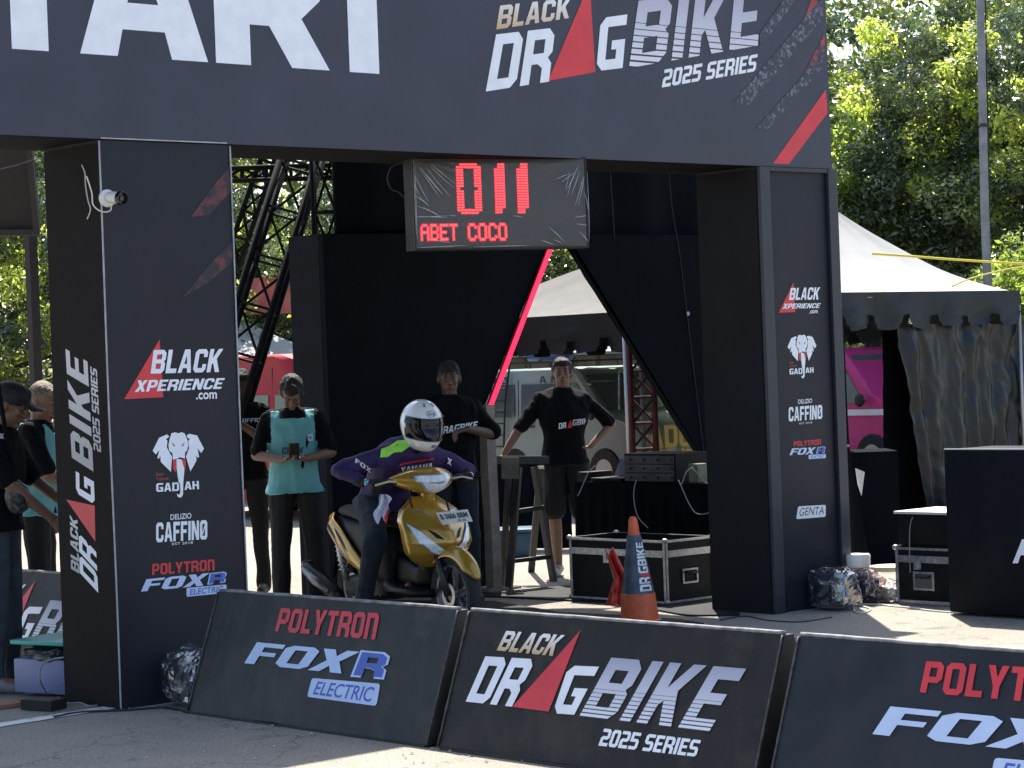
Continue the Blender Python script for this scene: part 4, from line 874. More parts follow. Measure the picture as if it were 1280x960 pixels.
tree(5.15, 33.4, 2, 'yellow-green young tree rising above the white tent roof beside the right pillar', 2.7, 1.3, .06, 'young_tree', 1.05)
# far wood behind, reads as one mass
rg = np.random.default_rng(5); nC = 2600
lat = rg.uniform(-20, 22, nC); dep = rg.uniform(42, 52, nC); z = rg.uniform(0.2, 12.5, nC)+np.sin(lat)*.6
cc_ = np.stack([VR.x*lat+VV.x*dep, VR.y*lat+VV.y*dep, z], 1)
me = leaves_mesh('far_wood', cc_, rg.uniform(.6, 1.3, nC), rg.uniform(.15, .72, nC), 70, .11, rg); stuff(tag(link('far_wood', me, LEAF), 'dark mass of foliage closing the view behind the trees', 'woods'))
# ================================================================ UTILITY POLE, TAPES
POLE = mat('weathered_grey_pole', (.19, .20, .21), .7, var=.25, vs=8, bump=.3, bs=30)
pb = D(1231, 262, 26.5); pt = D(1222, -160, 26.5)
t = thing('utility_pole', 'tall grey utility pole rising in front of the trees at right', 'pole', (pb.x, pb.y, 0))
mb = MB(); mb.tube([(pb.x, pb.y, 0), pb, pb.lerp(pt, .5), pt], [.055, .048, .044, .04], 14); mb.build('shaft', POLE, t, True)
zc_ = D(1229, 157, 26.5); mb = MB(); mb.tube([zc_-VZ*.02, zc_+VZ*.02], .053, 14); mb.build('band', DARKMETAL, t, True)
cable([pb.lerp(pt, f)+VR*.055 for f in (0, .2, .4, .6, .8, 1)], .008, BCABLE, 'black cable running down the side of the grey utility pole')
YEL = mat('yellow_rope', (.75, .62, .05), .5)
cable([D(1090, 317, 22), D(1128, 319.5, 22), D(1200, 325, 22), D(1300, 331, 22)], .012, YEL, 'upper yellow rope stretched behind the white tent roof', 'rope')
cable([D(1190, 358, 24), D(1217, 347, 24), D(1262, 336, 24), D(1300, 332, 24)], .008, YEL, 'short lower yellow rope rising to the right behind the tent', 'rope')
# ================================================================ MARQUEE TENTS
CANVAS = mat('white_tent_canvas', (.34, .337, .322), .7, var=.08, vs=3, bump=.15, bs=5); CANVASG = mat('grey_tent_canvas', (.028, .029, .027), .75, var=.25, vs=3, bump=.15, bs=5, dirt=(.022, .022, .02), dsc=4, damt=.5)
VAL = mat('dark_valance', (.012, .017, .021), .55, var=.25, vs=4, bump=.4, bs=9, spec=.3); PLCURT = mat('glossy_black_tarpaulin', (.010, .014, .018), .34, var=.1, vs=5, bump=.3, bs=6, spec=.30)
STEEL = mat('tent_steel', (.35, .35, .36), .4, .7)
def tent(P0, W_, ze, zp, label, cmat=CANVAS, drop=.36, lobes=6, VAL=VAL, STEEL=None):
    STEEL = STEEL or mat('tent_steel', (.35, .35, .36), .4, .7)
    t = thing('marquee_tent', label, 'tent', tuple(P0))
    c = [P0, P0+Vector((W_, 0, 0)), P0+Vector((W_, W_, 0)), P0+Vector((0, W_, 0))]; pk = P0+Vector((W_/2, W_/2, zp)); 
    for i in range(4):
        a, b = c[i], c[(i+1) % 4]
        def fr(u, v, a=a, b=b):
            e = a.lerp(b, u)+VZ*ze; p = e.lerp(pk, v); edge = abs(u-.5)*2
            p.z = ze+(zp-ze)*(v**1.45) - .06*math.sin(math.pi*u)*(1-v)*v*2 + .012*noise.noise(Vector((u*5, v*4, i))); return p
        mb = MB(); mb.grid(fr, 20, 24); mb.build('roof_panel', cmat, t, True)
        def fv(u, v, a=a, b=b, i=i):
            out = (a+b)/2-(P0+Vector((W_/2, W_/2, 0))); out.normalize()
            s = (u*lobes) % 1; sc = 1-.30*(1 if s < .10 or s > .90 else (.0 if .2 < s < .8 else .35))
            z = ze+.01-drop*v*(1-(1-sc)*v**3*1.2)-.015*math.sin(u*31+i)*v
            return a.lerp(b, u)+out*(.03+.035*math.sin(u*23+i)*v+.09*v*abs(noise.noise(Vector((u*6+v*2, v*2-u*3, i*3+7))))+.02*noise.noise(Vector((u*9, v*2, i*3))))+VZ*z
        mb = MB(); mb.grid(fv, lobes*22, 10); mb.build('valance', VAL, t, True)
        mb = MB(); mb.tube([a, a+VZ*ze], .022, 8); mb.build('post', STEEL, t, True)
        mb = MB(); mb.tube([a+VZ*(ze-.04), b+VZ*(ze-.04)], .018, 6); mb.build('eave_rail', STEEL, t, True)
    mb = MB(); mb.tube([pk-VZ*.02, pk+VZ*.12], [.03, .01], 8); mb.build('finial', cmat, t, True)
    return t, c
P0 = VR*3.14+VV*23; zeR = D(1045, 367, 23).z; zpR = D(1035, 246, 25.05).z
tr_, cR = tent(P0, 2.9, zeR, zpR, 'black-skirted tent with a blazing white roof at right behind the case')
YT = P0.y
def curtain(px0t, px0b, px1, yt, yb, Y, label, name='tarpaulin', m=PLCURT, folds=7, amp=.05, seed=0):
    tl = PLN(px0t, yt, 1, Y); bl = PLN(px0b, yb, 1, Y); tr = PLN(px1, yt, 1, Y); br = PLN(px1, yb, 1, Y); br.z = bl.z
    def f(u, v):
        p = tl.lerp(tr, u).lerp(bl.lerp(br, u), v)
        q = u*folds*6.28+1.5*math.sin(v*2+seed)+2.2*noise.noise(Vector((u*3, v*1.5, seed))); w = amp*(math.sin(q)*(.35+.5*v)*(.6+.6*noise.noise(Vector((u*5, 1, seed)))) + .9*noise.noise(Vector((u*7+v*4, v*2.5, seed)))+.6*abs(noise.noise(Vector((u*9-v*8, v*5+u*4, seed))))+.3*noise.noise(Vector((u*26, v*12, seed))))
        return p+Vector((0, w, 0))
    mb = MB(); mb.grid(f, 110, 44); return tag(mb.build(name, m, None, True), label, 'tarpaulin')
curtain(1122, 1160, 1286, 405, 636, YT+.03, 'glossy black tarpaulin gathered in folds hanging under the right tent')
curtain(1104, 1104, 1170, 405, 655, YT+.35, 'narrow dull black cloth beside the glossy folded tarpaulin', m=BLACKCLOTH, folds=2, amp=.02, seed=3)
mb = MB(); mb.grid(lambda a, b: P0+Vector((-.0+3*a, 2.86+.03*math.sin(a*50), .02+ (zeR-.7)*b)), 60, 4)
# black cloth flap with eyelets beside the right pillar
yfl = 10.95
fp = [PLN(*p, 1, yfl) for p in ((1040, 395), (1055, 405), (1063, 565), (1084, 690), (1040, 700))]
t = thing('cloth_flap', 'black cloth flap with metal eyelets hanging beside the right gate pillar', 'cloth', tuple(fp[4]))
def flf(u, v):
    l = fp[0].lerp(fp[4], v); xr = np.interp(v, [0, .55, 1], [fp[1].x, fp[2].x, fp[3].x]); return Vector((l.x+(xr-l.x)*u, yfl+.03*math.sin(u*8+v*2)*v, l.z))
mb = MB(); mb.grid(flf, 24, 40); mb.build('cloth', BLACKPANEL, t, True)
for p in ((1050, 446), (1055, 502), (1060, 557)): mb = MB(); mb.tube([PLN(*p, 1, yfl-.03), PLN(*p, 1, yfl-.036)], .011, 10); mb.build('eyelet', EDGE, t, True)
# dark counter inside the tent with a pale paper on it
g = VR*3.45+VV*22.6
t = thing('draped_table', 'black draped table standing between the cloth flap and the cases', 'table', tuple(g))
pa = D(1056, 566, 18.6); pb_ = D(1122, 566, 18.6); pb_.z = pa.z; mb = MB(); mb.prism([pa, pb_, pb_+VV*.6, pa+VV*.6], (0, 0, -pa.z)); mb.build('drape', BLACKCLOTH, t)
t = thing('hanging_leaflet', 'white paper sheet hanging at the front of the dark draped table', 'paper', tuple(D(1072, 590, 18.5)))
mb = MB(); mb.add([D(1069, 585, 18.5), D(1081, 590, 18.5), D(1077, 620, 18.55), D(1072, 606, 18.5)], [(0, 1, 2, 3)]); mb.build('sheet', mat('paper', (.7, .7, .7), .7), t)
# tent in the middle
P1 = VR*1.36+VV*25.2; z1 = D(735, 392, 25.2).z
tc_, cC = tent(P1, 4.4, z1, z1+.85, 'grey-roofed tent with dark scalloped skirt seen through the triangular opening', CANVASG, .42, 9, VAL=mat('brown_black_valance', (.007, .006, .0065), .7, var=.4, vs=5, spec=.2), STEEL=mat('dark_tent_pipe', (.05, .05, .05), .5, .5))
# small white tent at left behind the red van
P2 = VR*(-3.75)+VV*31
tent(P2, 2.6, 1.72, 2.42, 'small white tent behind the red van at left of the panel wall', CANVAS, .12, 5)
# ================================================================ VANS
GLASS = mat('car_glass', (.09, .12, .13), .06, coat=.5); TYRE = mat('tyre_rubber', (.016, .016, .017), .75, bump=.2, bs=60); CHROME = mat('chrome', (.7, .7, .7), .15, 1.)
def van(name, label, corner, L_, W_, H_, col, group=None, glass=GLASS, stripe=None, heading_back=Vector((0, 1, 0)), wdir=Vector((1, 0, 0)), wt=None):
    """corner: near front lower corner on the ground; body runs back along heading_back"""
    t = thing(name, label, 'van', tuple(corner)); BODY = mat('paint_'+name, col, .4, coat=.15, var=.05, vs=2, spec=.25)
    def Q(a, b, c): return corner+heading_back*a+wdir*b+VZ*c
    prof = [(0.02, .22), (.0, .50), (.05, .78), (.16, .88), (.62, 1.0 if H_ < 1.7 else 1.1), (1.10, H_-.06), (1.35, H_), (L_-.25, H_), (L_-.05, H_-.12), (L_, .8), (L_-.02, .22)]
    rings = []
    for b, ins in ((0, .05), (.04, .0), (W_-.04, .0), (W_, .05)):
        rings.append([Q(a+(ins if a < L_/2 else -ins), b if c < .9 else b+(.05 if b < W_/2 else -.05)*(c-.9)/(H_-.9), c-(ins*.5 if c > H_-.2 else 0)) for a, c in prof])
    mb = MB(); mb.loft(rings); mb.build('body', BODY, t, 'auto')
    def onside(a0, a1, c0, c1, a2=None, nm='side_window', m=glass, o=.006):
        off = lambda c: (.05*(max(c, .9)-.9)/(H_-.9))-o
        mb = MB(); mb.prism([Q(a0, off(c0), c0), Q(a1, off(c0), c0), Q(a1, off(c1), c1), Q(a2 if a2 is not None else a0, off(c1), c1)], wdir*-.004); return mb.build(nm, m, t)
    wt = wt or H_-.2; onside(.75, 1.35, .98, wt, 1.12); onside(1.48, 2.15, .98, wt); onside(2.28, L_-.35, .98, wt)
    for a in (1.42, 2.22): onside(a-.006, a+.006, .3, H_-.15, nm='door_seam', m=DARKMETAL, o=.002)
    onside(1.9, 2.05, .84, .87, nm='door_handle', m=DARKMETAL, o=.004)
    mb = MB(); n = 6; A = Q(.64, .12, 1.04); B = Q(1.07, .14, H_-.11); C2 = Q(1.07, W_-.14, H_-.11); D2 = Q(.64, W_-.12, 1.04); up = (heading_back*-.8+VZ*.5).normalized()*.012
    mb.prism([A+up, B+up, C2+up, D2+up], up*.3); mb.build('windscreen', glass, t)
    mb = MB(); mb.tube([A+up*2+wdir*.3, A.lerp(C2, .45)+up*2], .008, 5); mb.build('wiper', DARKMETAL, t)
    for b in (.12, W_-.34): mb = MB(); mb.box((0, 0, 0), (.22, .02, .12), .008, M=Matrix.Translation(Q(-.012, b, .62)) @ Matrix(((wdir.x, heading_back.x, 0, 0), (wdir.y, heading_back.y, 0, 0), (0, 0, 1, 0), (0, 0, 0, 1)))); mb.build('headlight', mat('lamp_glass', (.6, .6, .58), .1, coat=.5), t)
    mb = MB(); mb.prism([Q(-.06, -.01, .24), Q(-.06, W_+.01, .24), Q(-.06, W_+.01, .42), Q(-.06, -.01, .42)], heading_back*.08); mb.build('bumper', DARKMETAL if stripe is None else mat('white_bumper', (.6, .6, .6), .4), t)
    for a in (.62, L_-.75):
        for b in (.06, W_-.06):
            s = -1 if b < W_/2 else 1; mb = MB(); mb.lathe([(.14, -.09), (.27, -.08), (.29, -.05), (.29, .05), (.27, .08), (.14, .09)], Q(a, b, .29), 20, M=wdir.to_track_quat('Z', 'Y').to_matrix()); w = mb.build('wheel', TYRE, t, 'auto')
            mb = MB(); mb.lathe([(.001, 0), (.15, .0), (.15, .02), (.001, .03)], Q(a, b, .29)+wdir*s*.07, 16, M=(wdir*s).to_track_quat('Z', 'Y').to_matrix()); mb.build('rim', STEEL, w, 'auto')
    mb = MB(); mm = Q(.72, -.12, 1.02); mb.ell(mm, (.05, .07, .09)); mb.bar(mm, Q(.76, .05, 1.0), .02); mb.build('wing_mirror', DARKMETAL, t, True)
    return t, Q
cw = VR*((808-640-11)/3000*29.5)+VV*29.5
wv, Qw = van('white_van', 'white camper van with a roof rack and a green tarp behind the man in black', cw, 3.05, 1.5, 1.60, (.26, .34, .32))
mb = MB()
for b in (.15, 1.35): mb.bar(Qw(1.3, b, 1.68), Qw(2.95, b, 1.68), .03)
for a in (1.3, 1.7, 2.1, 2.5, 2.95): mb.bar(Qw(a, .15, 1.68), Qw(a, 1.35, 1.68), .025); mb.bar(Qw(a, .15, 1.58), Qw(a, .15, 1.68), .02); mb.bar(Qw(a, 1.35, 1.58), Qw(a, 1.35, 1.68), .02)
mb.build('roof_rack', DARKMETAL, wv)
mb = MB(); mb.tube([Qw(1.5, .3, 1.76), Qw(2.3, .35, 1.77)], [.07, .08], 10); tag(mb.build('rolled_tarp', mat('blue_tarp', (.05, .09, .22), .5, var=.3, vs=9), None, True), 'rolled blue tarp tied on the rack of the white camper van', 'tarp')
mb = MB()
for a in (2.45, 2.75): mb.tube([Qw(a, -.06, .5), Qw(a-.06, -.05, 1.2), Qw(a-.12, .0, 1.66)], .014, 6)
for k in range(7): mb.tube([Qw(2.45-.1*k/7, -.06, .6+.15*k), Qw(2.75-.1*k/7, -.06, .6+.15*k)], .011, 5)
mb.build('ladder', DARKMETAL, wv)
mb = MB(); mb.grid(lambda a, b: Qw(3.08+.35*a*(1-b*.4)+.3*b, -.15-.1*math.sin(b*3), 1.55-1.2*b**1.1-.25*a*(1-b))+VR*(.03*math.sin(a*14)), 20, 20)
tag(mb.build('green_tarp', mat('green_tarp', (.12, .22, .15), .4, var=.3, vs=5, bump=.3, bs=9), None, True), 'pale green plastic tarp hanging over the rear of the white camper van', 'tarp')
YELP = mat('yellow_print', (.62, .42, .08), .45)
PWf = Plane(Qw(-.012, 0, 0), (1, 0, 0), (0, 0, 1)); PWs = Plane(Qw(0, -.016, 0), (0, -1, 0), (0, 0, 1))
bd_ = [o for o in wv.children if o.name.startswith('body')][0]
def ptxt(pl, s, u0, u1, v0, v1, m, par, off=.02): place2d(fit(block2d(s), u0, v0, u1, v1), lambda a, b: pl.at(a, b, off), 'lettering', m, par)
ptxt(PWf, 'ADUT', .12, 1.1, .56, .84, YELP, bd_, .04); ptxt(PWf, 'HIT WIT', .1, 1.2, .46, .54, YELP, bd_, .03)
ptxt(PWs, 'A IBU', -1.75, -1.2, 1.41, 1.50, DARKPRINT, bd_, .01); ptxt(PWs, 'FOOD', -2.9, -2.35, 1.41, 1.50, DARKPRINT, bd_, .01)
cp_ = VR*((1152-640-17)/3000*31)+VV*31
pv, Qp = van('pink_van', 'pink van with a white stripe seen between the cloth flap and the tarpaulin', cp_, 3.8, 1.5, 1.72, (.60, .05, .22), stripe=1)
mb = MB(); mb.prism([Qp(.1, -.012, .82), Qp(3.7, -.012, .82), Qp(3.7, -.012, .9), Qp(.1, -.012, .9)], (-.003, 0, 0)); mb.build('stripe', WHITE, pv)
mb = MB(); mb.prism([Qp(1.2, .02, 1.58), Qp(3.6, .02, 1.58), Qp(3.6, .02, 1.64), Qp(1.2, .02, 1.64)], (-.02, 0, 0)); mb.build('roof_stripe', WHITE, pv)
cr_ = VR*((438-640-3)/3000*26)+VV*26
rv, Qr = van('red_van', 'red van behind the two standing men left of the panel wall', cr_, 3.6, 1.4, 1.88, (.30, .003, .006), wt=1.42, glass=mat('green_glass', (.10, .15, .13), .1))
# ================================================================ BUILDINGS
def house(lat, dep, w, dpt, h, hr, label, wallc, roofc):
    c = VR*lat+VV*dep; t = thing('house', label, 'building', tuple(c)); x, y = c.x, c.y
    mb = MB(); mb.box((x, y, 0), (x+w, y+dpt, h)); mb.build('wall', mat('plaster_'+str(int(dep)), wallc, .8, var=.1, vs=2, dirt=(.3, .28, .25), dsc=1.2, damt=.4), t)
    mb = MB(); e = .3; mb.prism([(x-e, y-e, h), (x-e, y+dpt+e, h), (x-e, y+dpt/2, h+hr)], (w+2*e, 0, 0)); r = mb.build('roof', mat('roof_'+str(int(dep)), roofc, .8, var=.2, vs=6), t)
    mb = MB()
    for k in range(int(w/.3)): mb.bar((x-e+.3*k+.1, y-e-.01, h+.02), (x-e+.3*k+.1, y+dpt/2, h+hr+.02), .05, .03)
    mb.build('roof_rib', mat('roof_'+str(int(dep)), roofc), t)
    for k in range(max(1, int(w/1.4))):
        for fx in ('x', 'y'):
            a = .5+1.4*k
            mb = MB()
            if fx == 'x': mb.box((x+a, y-.03, h-1.3), (x+a+.7, y-.005, h-.5))
            elif a < dpt-1: mb.box((x-.03, y+a, h-1.3), (x-.005, y+a+.7, h-.5))
            else: continue
            f = mb.build('window', mat('window_frame', (.3, .28, .26), .6), t)
            v0, v1 = ((x+a+.05, y-.036, h-1.25), (x+a+.65, y-.031, h-.55)) if fx == 'x' else ((x-.036, y+a+.05, h-1.25), (x-.031, y+a+.65, h-.55))
            mb = MB(); mb.box(v0, v1); mb.build('pane', GLASS, f)
    return t
house(1.0, 43, 3.5, 4, 3.1, .9, 'white house with a red roof beyond the tent in the triangular opening', (.6, .6, .58), (.30, .09, .06))
house(5.0, 46, 3.2, 4, 3.6, .9, 'pale house with an orange roof just beside the right gate pillar', (.6, .58, .55), (.42, .16, .07))
hb_ = VR*.0+VV*33.5
t = thing('market_shed', 'low brown wooden shed behind the roof rack of the white van', 'shed', tuple(hb_))
mb = MB(); mb.prism([hb_+VR*-1.6, hb_+VR*2.4, hb_+VR*2.4+VV*1.5, hb_+VR*-1.6+VV*1.5], VZ*1.75); mb.build('wall', mat('brown_boards', (.16, .13, .10), .8, var=.3, vs=7), t)
mb = MB()
for k in range(12): mb.bar(hb_+VR*(-1.5+.34*k)-VV*.01, hb_+VR*(-1.5+.34*k)-VV*.01+VZ*1.75, .03, .02)
mb.build('batten', mat('brown_batten', (.10, .08, .06), .8), t)
mb = MB(); mb.prism([hb_+VR*-1.8-VV*.3+VZ*1.76, hb_+VR*2.6-VV*.3+VZ*1.76, hb_+VR*2.6+VV*1.7+VZ*2.0, hb_+VR*-1.8+VV*1.7+VZ*2.0], VZ*.04); mb.build('roof', mat('grey_sheet', (.2, .2, .2), .6, var=.2, vs=5), t)
# red banner cloth behind the truss
RN = mat('faded_red_cloth', (.45, .14, .12), .7, var=.25, vs=4)
A = D(306, 348, 33.0); mb = MB(); mb.grid(lambda a, b: A+VR*(.62*a)-VZ*(.50*b)+VV*(.06*math.sin(a*12+b*3)), 30, 16)
tag(mb.build('red_awning', RN, None, True), 'faded red cloth awning glimpsed between trees behind the leaning truss', 'awning')
# ================================================================ TRUSSES
TRB = mat('black_truss_paint', (.006, .007, .008), .75, var=.3, vs=9, spec=.12); TRR = mat('red_brown_truss_paint', (.045, .012, .014), .75, var=.3, vs=9, spec=.15)
def truss(a, b, w, n, m, label, r=.02, name='truss_tower', brace=.011, side=None):
    a = Vector(a); b = Vector(b); d = (b-a).normalized(); u = (side or VR).copy(); u = (u-d*u.dot(d)).normalized(); v = d.cross(u)
    t = thing(name, label, 'truss', tuple(a)); cs = [(-1, -1), (1, -1), (1, 1), (-1, 1)]
    P = lambda i, f: a.lerp(b, f)+u*cs[i][0]*w/2+v*cs[i][1]*w/2
    for i in range(4): mb = MB(); mb.tube([P(i, 0), P(i, 1)], r, 8); mb.build('chord', m, t, True)
    for i in range(4):
        j = (i+1) % 4
        for k in range(n):
            mb = MB(); f0 = k/n; f1 = (k+1)/n
            mb.tube([P(i, f0), P(j, f1)] if k % 2 else [P(j, f0), P(i, f1)], brace, 5); mb.tube([P(i, f1), P(j, f1)], brace, 5); mb.build('brace', m, t)
    return t
truss(G(210, 752), D(392, 150, 18.4), .27, 10, TRB, 'black truss leaning to the right behind the left gate pillar', .026)
gx = D(408, 300, 18.2); truss((gx.x, gx.y, 0), (gx.x, gx.y, 4.3), .17, 9, TRB, 'upright black truss at the left end of the panel wall', .017)
truss(D(180, 222, 18.9), D(425, 214, 18.9), .10, 8, TRB, 'level black truss bar crossing behind the leaning truss', .016, side=VZ)
truss(D(290, 330, 19.5), D(345, 170, 19.5), .12, 5, TRB, 'thin second truss leaning behind the thicker leaning one', .013)
gt = D(804, 520, 20.5); truss((gt.x, gt.y, 0), (gt.x, gt.y, 2.9), .20, 13, TRR, 'dark red truss tower in front of the white van', .022)
# brown board ceiling at upper left
BRN = mat('brown_ply', (.022, .017, .014), .8, var=.25, vs=3, bump=.2, bs=10)
a = D(-160, 292, 20); b = D(50, 291, 20)
t = thing('wooden_shelter', 'brown boarded shelter roof seen past the left gate pillar under the beam', 'shelter', (a.x, a.y, 0))
mb = MB(); mb.prism([a, b, b+VZ*.95-VV*.25, a+VZ*.95-VV*.25], VV*.04+VZ*.01); mb.build('fascia_board', BRN, t)
for f in (.62, .985): p = a.lerp(b, f); mb = MB(); mb.bar(p-VV*.03, p+VZ*.95-VV*.28, .05, .04); mb.build('rafter', mat('dark_timber', (.03, .024, .02), .8), t)
mb = MB(); mb.bar(a-VV*.03, b-VV*.03, .06, .05); mb.build('rafter', mat('dark_timber', (.03, .024, .02), .8), t)
for f in (.1, .9): p = a.lerp(b, f)+VV*.3; mb = MB(); mb.bar((p.x, p.y, 0), p+VZ*.3, .08); mb.build('post', BRN, t)
cable([D(0, 212, 19.4), D(20, 207, 19.4), D(45, 199, 19.4)], .006, BCABLE, 'thin black wire crossing in front of the brown shelter roof')
# ================================================================ INSIDE THE START AREA
P = G(858, 606, .75); yl = PLN(718, 600, 0, P.x).y
t = thing('control_table', 'long table under a black cloth behind the open flight case', 'table', (P.x, P.y, 0)); yr = P.y-.25; XT = P.x
def tcl(a, b): return Vector((XT-.015*math.sin(a*70)*b-.02*b, yl+(yr-yl)*a, .75*(1-b)+.01))
mb = MB(); mb.grid(tcl, 120, 8); mb.grid(lambda a, b: Vector((XT+.62*a, yr-.015*math.sin(a*40)*b-.02*b, .75*(1-b)+.01)), 50, 8); mb.build('cloth', BLACKCLOTH, t, True)
mb = MB(); mb.box((XT, yr, .735), (XT+.62, yl, .755)); mb.build('tabletop', BLACKPANEL, t)
RACK = mat('grey_rack_face', (.055, .06, .065), .45, var=.3, vs=12)
c = PLN(845, 603, 0, XT+.08); e = PLN(781, 603, 0, XT+.08); hh = PLN(845, 567, 0, XT+.08).z
t = thing('amplifier_rack', 'grey-faced equipment rack on the black table behind the cone', 'amplifier', (c.x, c.y, .757))
mb = MB(); mb.box((c.x, c.y, .757), (c.x+.35, e.y, hh), .006); mb.build('housing', CASEBLK, t)
for k in range(3):
    z0_ = .765+(hh-.775)*k/3; mb = MB(); mb.box((c.x-.008, c.y+.01, z0_), (c.x-.001, e.y-.01, z0_+(hh-.775)/3-.006)); f = mb.build('face_plate', RACK, t)
    for j in range(4): mb = MB(); yk = c.y+.03+j*(e.y-c.y-.06)/3.3; mb.tube([(c.x-.008, yk, z0_+.03), (c.x-.02, yk, z0_+.03)], .009, 8); mb.build('knob', DARKMETAL, f, True)
c = PLN(872, 592, 0, XT+.1); mb = MB(); mb.box((c.x, c.y, .757), (c.x+.1, c.y+.09, c.z+.07), .006); tag(mb.build('adapter_box', mat('olive_plastic', (.16, .17, .10), .5, var=.3, vs=20), None), 'small olive junction box on the black table beside the rack', 'box')
for k, pts in enumerate(([(866, 584), (858, 590), (853, 603), (850, 606)], [(866, 586), (874, 594), (880, 602), (895, 607)], [(795, 600), (792, 620), (797, 645), (810, 660)], [(848, 600), (868, 640), (890, 640)], [(744, 582), (735, 592), (726, 612), (722, 620)])):
    cable([D(x, y, 16.9+.02*k) for x, y in pts], .0035, CABLE, ['grey cable end left of the olive box', 'grey cable running right from the olive box', 'grey cable hanging from the rack over the black cloth', 'grey cable looping from the right end of the rack', 'grey cable hanging at the left end of the black table'][k])
# laptop and mixer clutter on the table
def slab(px0, px1, py, h, label, cat, name, m, dx=.05, top=None):
    a = PLN(px1, py, 0, XT+dx); b = PLN(px0, py, 0, XT+dx); t = thing(name, label, cat, (a.x, a.y, .757)); mb = MB(); mb.box((a.x, a.y, .757), (a.x+.26, b.y, .757+h), .006); mb.build('body', m, t)
    if top: mb = MB(); mb.add([(a.x+.26, a.y, .757+h), (a.x+.26, b.y, .757+h), (a.x+.33, b.y, .757+h+top), (a.x+.33, a.y, .757+h+top)], [(0, 1, 2, 3)]); o = mb.build('screen', mat('laptop_lid', (.02, .02, .022), .35), t, fix=False); s = o.modifiers.new('s', 'SOLIDIFY'); s.thickness = .008
    return t
slab(738, 776, 600, .03, 'black laptop with raised lid left of the equipment rack', 'laptop', 'laptop', CASEBLK, .06, .12)
slab(722, 735, 600, .07, 'small dark mixer at the left end of the black table', 'mixer', 'audio_mixer', CASEBLK, .1)
# trestle beside the post
DT = mat('dark_stained_timber', (.022, .02, .018), .6, var=.3, vs=12, bump=.2, bs=40)
g0 = G(655, 736); t = thing('wooden_trestle', 'dark splay-legged trestle the man in black rests his hand on', 'trestle', tuple(g0)); ztt = D(650, 578, 17.9).z
c0_ = D(622, 575, 17.9); c1_ = D(682, 575, 18.15); mb = MB(); mb.bar(c0_, c1_, .09, .06); mb.build('top_beam', DT, t)
mb = MB(); mb.bar(D(628, 585, 17.75), D(648, 585, 17.8), .03, .16); mb.build('end_block', mat('brown_block', (.11, .09, .07), .7, var=.3, vs=12), t)
for (x1, y1, d1), (x2, y2, d2) in (((636, 592, 17.8), (628, 735, 17.75)), ((648, 584, 17.9), (636, 737, 17.6)), ((668, 584, 18.1), (692, 727, 17.9)), ((676, 584, 18.25), (664, 715, 18.8))):
    p2 = G(x2, y2) ; mb = MB(); mb.bar(D(x1, y1, d1), p2, .05, .035); mb.build('leg', DT, t)
for (x1, y1, x2, y2) in ((640, 640, 680, 634), (636, 702, 688, 696)): mb = MB(); mb.bar(D(x1, y1, 17.85), D(x2, y2, 18.0), .035, .03); mb.build('rung', DT, t)
# blue plastic boxes and sunlit kerb blocks beyond
BLU = mat('blue_plastic', (.02, .07, .13), .45, var=.2, vs=5)
def rbox(pxl, pxr, yb, yt, d, label, name, cat, m, dd=.4):
    a = G(pxl, yb) if d is None else D(pxl, yb, d); dep = (a-CAMP).dot(VV); b = D(pxr, yb, dep); b.z = a.z; h = D(pxl, yt, dep).z-a.z
    t = thing(name, label, cat, tuple(a)); M = Matrix.Translation(a) @ Matrix(((VR.x, VV.x, 0, 0), (VR.y, VV.y, 0, 0), (0, 0, 1, 0), (0, 0, 0, 1))); w = (b-a).length
    mb = MB(); mb.box((0, 0, .003), (w, dd, h-.03), .035, M=M); mb.build('body', m, t, 'auto'); mb = MB(); mb.box((-.01, -.01, h-.029), (w+.01, dd+.01, h), .012, M=M); mb.build('lid', m, t, 'auto'); return t
rbox(585, 667, 700, 664, None, 'nearer blue plastic cooler box on the ground beyond the post', 'cooler_box', 'cooler box', BLU)
rbox(560, 640, 652, 613, None, 'farther blue plastic cooler box beyond the post', 'cooler_box', 'cooler box', BLU)
WKB = mat('whitewashed_kerb', (.62, .58, .48), .8, var=.2, vs=7)
for k in range(4):
    a = G(578+26*k, 662-.8*k); mb = MB(); M = Matrix.Translation(a) @ Matrix(((VR.x, VV.x, 0, 0), (VR.y, VV.y, 0, 0), (0, 0, 1, 0), (0, 0, 0, 1))); mb.box((0, 0, 0), (.19, .12, .13), .01, M=M); tag(mb.build('kerb_block', WKB), ['leftmost','second','third','rightmost'][k]+' whitewashed kerb block between the two blue cooler boxes', 'kerb block', 'whitewashed kerb blocks beyond the post')
gA = D(588, 583, 21.5); gB = D(712, 583, 21.2); gB.z = gA.z
t = thing('draped_counter', 'dark draped counter with papers on it beyond the trestle and the post', 'counter', (gA.x, gA.y, 0)); hC = gA.z
mb = MB(); mb.grid(lambda a, b: Vector((gA.x+(gB.x-gA.x)*a, gA.y+(gB.y-gA.y)*a, hC*(1-b)+.02))+VV*(.02*math.sin(a*40)*b-.03*b), 60, 6); mb.build('cloth', BLACKCLOTH, t, True)
mb = MB(); mb.prism([gA, gB, gB+VV*.6, gA+VV*.6], VZ*.02); mb.build('tabletop', BLACKPANEL, t)
